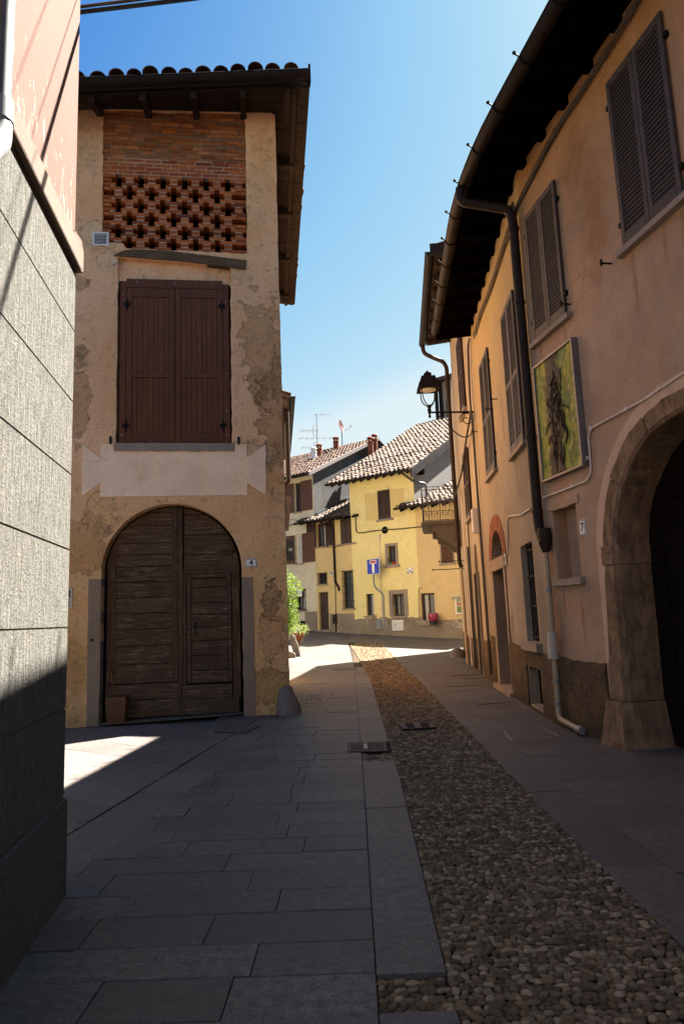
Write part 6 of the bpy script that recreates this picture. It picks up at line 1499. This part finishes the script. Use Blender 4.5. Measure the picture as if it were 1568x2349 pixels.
# shrub: oleander with stems and narrow leaves
def leafcloud(mb, cen, rad, n, L, W, droop=.3):
    for _ in range(n):
        while True:
            p = Vector((random.uniform(-1, 1), random.uniform(-1, 1), random.uniform(-1, 1)))
            if p.length < 1 and p.length > .35 * random.random(): break
        c = Vector(cen) + Vector((p.x * rad[0], p.y * rad[1], p.z * rad[2]))
        d = (Vector((p.x, p.y, p.z * .6 + .35)).normalized() + Vector((random.uniform(-.7, .7), random.uniform(-.7, .7), random.uniform(-.6, .6)))).normalized()
        s = d.cross(Vector((random.uniform(-1, 1), random.uniform(-1, 1), random.uniform(-1, 1)))).normalized(); l = L * random.uniform(.6, 1.3); w = W * random.uniform(.7, 1.2); up = s.cross(d) * w * .25
        mb.add([c, c + d * l * .35 + s * w + up, c + d * l - Vector((0, 0, l * droop)), c + d * l * .35 - s * w + up], [(0, 1, 2), (0, 2, 3)])
def foliage(name, a, b, c3):
    g = G(name, .55, .35); g.set(g.b.inputs['Subsurface Weight'], 0.0)
    c = g.ramp(g.isl, [(0, a), (.5, b), (1, c3)]); g.b.inputs['Transmission Weight'].default_value = 0.0
    tr_ = g.n('ShaderNodeBsdfTranslucent'); g.set(tr_.inputs[0], g.mix(.4, c, (.3, .35, .03))); mx = g.n('ShaderNodeMixShader'); mx.inputs[0].default_value = .35
    g.done(c); g.t.links.new(g.b.outputs[0], mx.inputs[1]); g.t.links.new(tr_.outputs[0], mx.inputs[2]); g.t.links.new(mx.outputs[0], g.t.nodes['Material Output'].inputs[0]); return g.m
pc = Vector((-2.40, 26.4, gz(-2.40, 26.4)))
sb = thing('oleander_shrub', 'bright green leafy shrub with narrow leaves standing against the far side of the ochre house', 'shrub', tuple(pc))
st = MB(); lf = MB()
for i in range(16):
    a = random.uniform(0, 6.28); h = random.uniform(1.6, 3.0); r = random.uniform(.1, .40); p = [pc + Vector((random.uniform(-.1, .1), random.uniform(-.1, .1), 0)), pc + Vector((r * .4 * math.cos(a), r * .4 * math.sin(a), h * .5)), pc + Vector((r * math.cos(a), r * math.sin(a), h))]
    st.tube(smoothpath(p, 4), [.022 - .002 * k for k in range(9)], 5); leafcloud(lf, p[2] - Vector((0, 0, .25)), (.26, .26, .48), 85, .20, .024); leafcloud(lf, p[1] + Vector((0, 0, .2)), (.30, .30, .5), 55, .19, .024)
st.build('stem', flat('green_brown_stem', (.09, .075, .03), .8), sb); lf.build('leaves', foliage('oleander_leaf', (.045, .10, .014), (.085, .17, .022), (.14, .22, .035)), sb)
c = Vector((-1.92, 27.2, gz(-1.92, 27.2))); pp = thing('flower_pot', 'terracotta pot overflowing with feathery pale green grass on a small white stand', 'flower pot', tuple(c))
m = MB(); m.lathe(c, [(.16, .42), (.2, .5), (.24, .66), (.27, .66), (.27, .74), (.22, .74), (.2, .70)], 14); m.build('pot', M['terracotta'], pp, smooth=40)
m = MB(); m.lathe(c, [(.2, .0), (.16, .04), (.09, .12), (.09, .34), (.2, .40), (.22, .42)], 10); m.build('stand', M['moulding'], pp, smooth=40)
m = MB(); leafcloud(m, c + Zv * .86, (.40, .40, .20), 420, .16, .010, .2); m.build('grass', foliage('pale_grass_leaf', (.13, .20, .06), (.22, .29, .11), (.34, .38, .2)), pp)
c = Vector((-1.78, 25.6, gz(-1.78, 25.6))); W3 = Wall((-2.6, 25.6), (-1.2, 25.6), (0, -1))
bs = thing('stone_bench_end', 'weathered pale stone bench end with a curled leaning leg on the sunlit square', 'stone bench', tuple(c))
zz = c.z; uo = .62
lg = [(uo - .18, zz + .78), (uo - .02, zz + .80), (uo + .08, zz + .72), (uo + .10, zz + .60), (uo + .18, zz + .40), (uo + .26, zz + .02), (uo + .06, zz - .02), (uo + .02, zz + .1), (uo - .08, zz + .45), (uo - .13, zz + .62), (uo - .25, zz + .62)]
m = MB(); m.prism(W3, lg, -.14, .14); m.build('leg', M['granite'], bs)
m = MB(); m.prism(W3, [(uo - .6, zz - .02), (uo + .10, zz - .02), (uo + .10, zz + .10), (uo + .02, zz + .17), (uo - .12, zz + .2), (uo - .6, zz + .2)], .10, .5); m.build('foot_stone', M['granite'], bs)
m = MB(); m.box(W3, uo - 1.4, uo - .1, zz + .62, zz + .74, -.3, .3); m.build('seat', M['granite'], bs)

# ------------------------------------------------------------------ road sign, bin, notice board and boxes on the square
so_ = .55; rsn = thing('road_sign', 'blue square dead end road sign with red and white T on a bent grey pole', 'road sign', tuple(K.pt(kon(783, 1872, so_)[0], gz(*K.pt(kon(783, 1872, so_)[0], 0, so_).xy), so_)))
pb_ = K.pt(kon(783, 1872, so_)[0], rsn.location.z - .1, so_)
pts = [pb_] + [K.pt(*kon(x, y, so_), so_) for x, y in ((772, 1570), (762, 1548), (712, 1508), (700, 1480), (693, 1330))]
m = MB(); m.tube(elbow(pts, .22, 6), .05, 10); m.build('pole', M['steel'], rsn, smooth=60)
r = krect(648, 1298, 744, 1390); c0 = kon(696, 1344, so_ + .06); hw = (r[1] - r[0]) / 2 * .985 ; u, z_ = c0
m = MB(); m.bbox(K, u - hw, u + hw, z_ - hw, z_ + hw, so_ + .06, so_ + .085, .006); m.build('sign_rim', M['white_paint'], rsn)
o_ = so_ + .085
MB().box(K, u - hw * .95, u + hw * .95, z_ - hw * .95, z_ + hw * .95, so_ + .07, o_ + .003).build('sign_face', M['blue'], rsn)
MB().box(K, u - hw * .54, u + hw * .54, z_ + hw * .38, z_ + hw * .80, so_ + .07, o_ + .006).build('sign_border', M['white_paint'], rsn)
MB().box(K, u - hw * .47, u + hw * .47, z_ + hw * .45, z_ + hw * .73, so_ + .07, o_ + .009).build('sign_bar', M['red'], rsn)
MB().box(K, u - hw * .19, u + hw * .19, z_ - hw * .82, z_ + hw * .38, so_ + .07, o_ + .006).build('sign_stem', M['white_paint'], rsn)
r = krect(1152, 1700, 1218, 1790); bc = K.pt((r[0] + r[1]) / 2, r[2], .38); bn = thing('litter_bin', 'black litter bin with a magenta liner bag folded over its rim on a bracket', 'litter bin', tuple(bc)); rr = (r[1] - r[0]) / 2 * .95; hh = r[3] - r[2]
m = MB(); m.lathe(bc, [(rr * .75, 0), (rr * .82, hh * .3), (rr * .93, hh * .95), (rr * .86, hh * .95), (rr * .78, hh * .3)], 14); m.build('bin_body', M['ink'], bn, smooth=50)
m = MB(); seg = 20; vs = []
for q, (f_, z_) in enumerate(((.92, .38), (1.04, .5), (1.08, .72), (1.04, .95), (.96, 1.0), (.88, .9))):
    for k in range(seg): a_ = 2 * math.pi * k / seg; j = 1 + random.uniform(-.05, .05); vs.append(bc + Vector((rr * f_ * j * math.cos(a_), rr * f_ * j * math.sin(a_), hh * z_ + random.uniform(-.015, .015))))
m.add(vs, [(i * seg + k, i * seg + (k + 1) % seg, (i + 1) * seg + (k + 1) % seg, (i + 1) * seg + k) for i in range(5) for k in range(seg)]); m.build('liner_bag', flat('magenta_bag_plastic', (.26, .012, .05), .3, .2, .5), bn, smooth=60)
m = MB(); m.box(K, (r[0] + r[1]) / 2 - .04, (r[0] + r[1]) / 2 + .04, r[2] + .1, r[3] - .15, -.02, .12); m.build('bracket', M['iron'], bn)
r = krect(1330, 1585, 1392, 1710); r = (r[0], r[0] + .95, r[2], r[3]); nb = thing('notice_board', 'white framed notice board with a green landscape poster on the peach wall', 'notice board', tuple(K.pt(r[0], r[2], 0)))
m = MB()
for a, b, c, d in ((r[0], r[0] + .07, r[2], r[3]), (r[1] - .07, r[1], r[2], r[3]), (r[0] + .07, r[1] - .07, r[2], r[2] + .07), (r[0] + .07, r[1] - .07, r[3] - .05, r[3])): m.bbox(K, a, b, c, d, .0, .09, .006)
m.build('frame', M['white_paint'], nb); h_ = r[3] - r[2]
m = MB(); m.box(K, r[0] - .18, r[1] + .1, r[3] + .02, r[3] + .05, 0, .3); m.build('canopy', M['steel'], nb)
for nm, z0, z1, mt in (('poster', .06, .46, flat('poster_green', (.13, .18, .03), .5, .35, .3, 6)), ('poster', .46, .54, flat('poster_pale', (.42, .36, .3), .5)), ('poster', .54, .70, flat('poster_orange', (.40, .13, .06), .5, .4, .3, 9)), ('poster', .70, .96, flat('poster_grey', (.30, .29, .22), .5, .15, .3, 10))): MB().box(K, r[0] + .07, r[1] - .07, r[2] + h_ * z0, r[2] + h_ * z1, 0, .05).build(nm, mt, nb)
MB().box(K, r[0] + .33, r[0] + .58, r[2] + h_ * .54, r[2] + h_ * .66, 0, .054).build('poster_figure', M['ink'], nb); MB().box(K, r[0] + .38, r[0] + .53, r[2] + h_ * .64, r[2] + h_ * .69, 0, .056).build('poster_figure', M['white_paint'], nb)
r = krect(722, 1750, 762, 1828); m = MB(); m.bbox(K, *r, -.02, .09, .01); m.box(K, r[0] + .25, r[0] + .4, r[3] - .5, r[3] - .3, .08, .094)
solo(m, 'utility_box', M['steel'], 'narrow dull metal utility box left of the road sign pole on the yellow house plinth', 'utility box', tuple(K.pt(r[0], r[2], 0)), 'utility boxes')
r = krect(847, 1753, 935, 1838); g = G('scribbled_white_metal', .6, .3); n_ = g.noise(9, 6, rgh=.75, dist=1.5); c = g.mix(g.mr(n_, .56, .6), (.60, .59, .56), (.16, .16, .17)); sm_ = g.done(c)
m = MB(); m.bbox(K, *r, -.02, .11, .012); solo(m, 'utility_box', sm_, 'square white utility box covered in dark scribbles under the stone framed yellow house window', 'utility box', tuple(K.pt(r[0], r[2], 0)), 'utility boxes')
r = krect(393, 1712, 420, 1782); m = MB(); m.bbox(K, *r, -.02, .13, .01); m.box(K, r[0] + .08, r[0] + .18, r[2] + .3, r[2] + .45, .12, .134)
solo(m, 'utility_box', M['pipe_brown'], 'small dark brown meter box right of the street door under the bent downpipe', 'utility box', tuple(K.pt(r[0], r[2], 0)), 'utility boxes')
def plaque(r, lines, label, size, grp='wall plaques'):
    t = thing('street_plaque', label, 'plaque', tuple(K.pt((r[0] + r[1]) / 2, r[2], 0)), grp); MB().bbox(K, *r, -.01, .03, .008).build('plate', M['white_paint'], t)
    n = len(lines)
    for i, s in enumerate(lines): text(s, K, (r[0] + r[1]) / 2, r[3] - (r[3] - r[2]) * (i + 1.0) / (n + 1.0), .031, size, M['ink'], 'lettering', None, t, bold=.003)
    return t
r = krect(956, 1352, 1002, 1400); t = plaque(r, ['', 'PIAZZA', 'SAN ROCCO'], 'square white marble street name plaque with four dark bolts on the yellow wall', (r[1] - r[0]) * .17)
m = MB()
for a in (r[0] + .05, r[1] - .05):
    for b in (r[2] + .05, r[3] - .05): m.box(K, a - .025, a + .025, b - .025, b + .025, .02, .038)
m.build('bolt', M['iron'], t)
r = krect(360, 1384, 387, 1411); plaque(r, ['VET', '1.80'], 'small white rounded two line plate above the street door beside the bent brown downpipe', .13)
# wires across the fronts
m = MB(); m.tube(smoothpath([kp(540, 945, .08), kp(556, 950, .06), kp(562, 1040, .05), kp(580, 1085, .05), kp(690, 1072, .06), kp(785, 1062, .06), kp(900, 1055, .06), kp(1145, 1030, .06), kp(1330, 1010, .06)], 6), .03, 6)
solo(m, 'wall_cable', M['cable_old'], 'dusty cable looping along the yellow and peach fronts at first floor height', 'cable', tuple(kp(785, 1062, .06)))
m = MB(); m.tube(smoothpath([kp(20, 1030, .1), kp(100, 1020, .08), kp(160, 1010, .2), kp(240, 1020, .1)], 6), .03, 6); m.tube(smoothpath([kp(40, 985, .5), kp(100, 986, .5), kp(150, 990, .6)], 4), .02, 5)
solo(m, 'wall_cable', M['cable_old'], 'dusty cable sagging across the cream front under the low tile roof', 'cable', tuple(kp(100, 1020, .08)))
m = MB(); m.tube(smoothpath([kp(310, 1190, .05), kp(400, 1192, .04), kp(545, 1160, .05)], 4), .02, 5); solo(m, 'wall_cable', M['cable_old'], 'thin cable running under the closed shutters of the low apricot house', 'cable', tuple(kp(400, 1192, .04)))

# ------------------------------------------------------------------ overhead cables from the pink house across the street
for k, (mt, lab, pts, r_) in enumerate((('cable_old', 'olive grey twisted overhead cable, uppermost of the pair leaving the pink house', [(182, 40, -1.785, 4.44)], .012), ('cable', 'dark red-brown overhead cable, lower of the pair leaving the pink house', [(182, 44, -1.785, 4.44)], .010))):
    a = Vector((-2.3, 4.52, 6.20 - k * .035)); b = a + Vector((6.2, .5, 1.30 - k * .05))
    q = [a.lerp(b, i / 16) - Zv * .05 * 4 * (i / 16) * (1 - i / 16) for i in range(17)]
    m = MB(); m.tube(q, r_, 6)
    if k == 0: m.tube([p + Vector((.01 * math.cos(i * 1.7), .01 * math.sin(i * 1.7), .012 * math.sin(i * 1.7))) for i, p in enumerate(q)], .010, 6)
    else: m.tube([p - Zv * .022 for p in q], .006, 5)
    solo(m, 'overhead_cable', M[mt], lab, 'cable', tuple(a), 'overhead cables')
for k, (z_, y_) in enumerate(((8.0, 4.9), (8.15, 4.5), (7.3, 4.9))):
    a = Vector((-1.9 - .2 * k, y_, z_)); b = a + Vector((6.0, .4, 1.2)); m = MB(); m.tube([a.lerp(b, i / 12) - Zv * .2 * (i / 12) * (1 - i / 12) for i in range(13)], .005, 5)
    solo(m, 'overhead_cable', M['cable'], ['thin high cable over the street whose shadow falls on the pink wall, highest of three', 'thin high cable over the street, nearest the viewer of three over the pink house', 'thin cable over the street, lowest of three above the pink house corner'][k], 'cable', tuple(a), 'overhead cables')
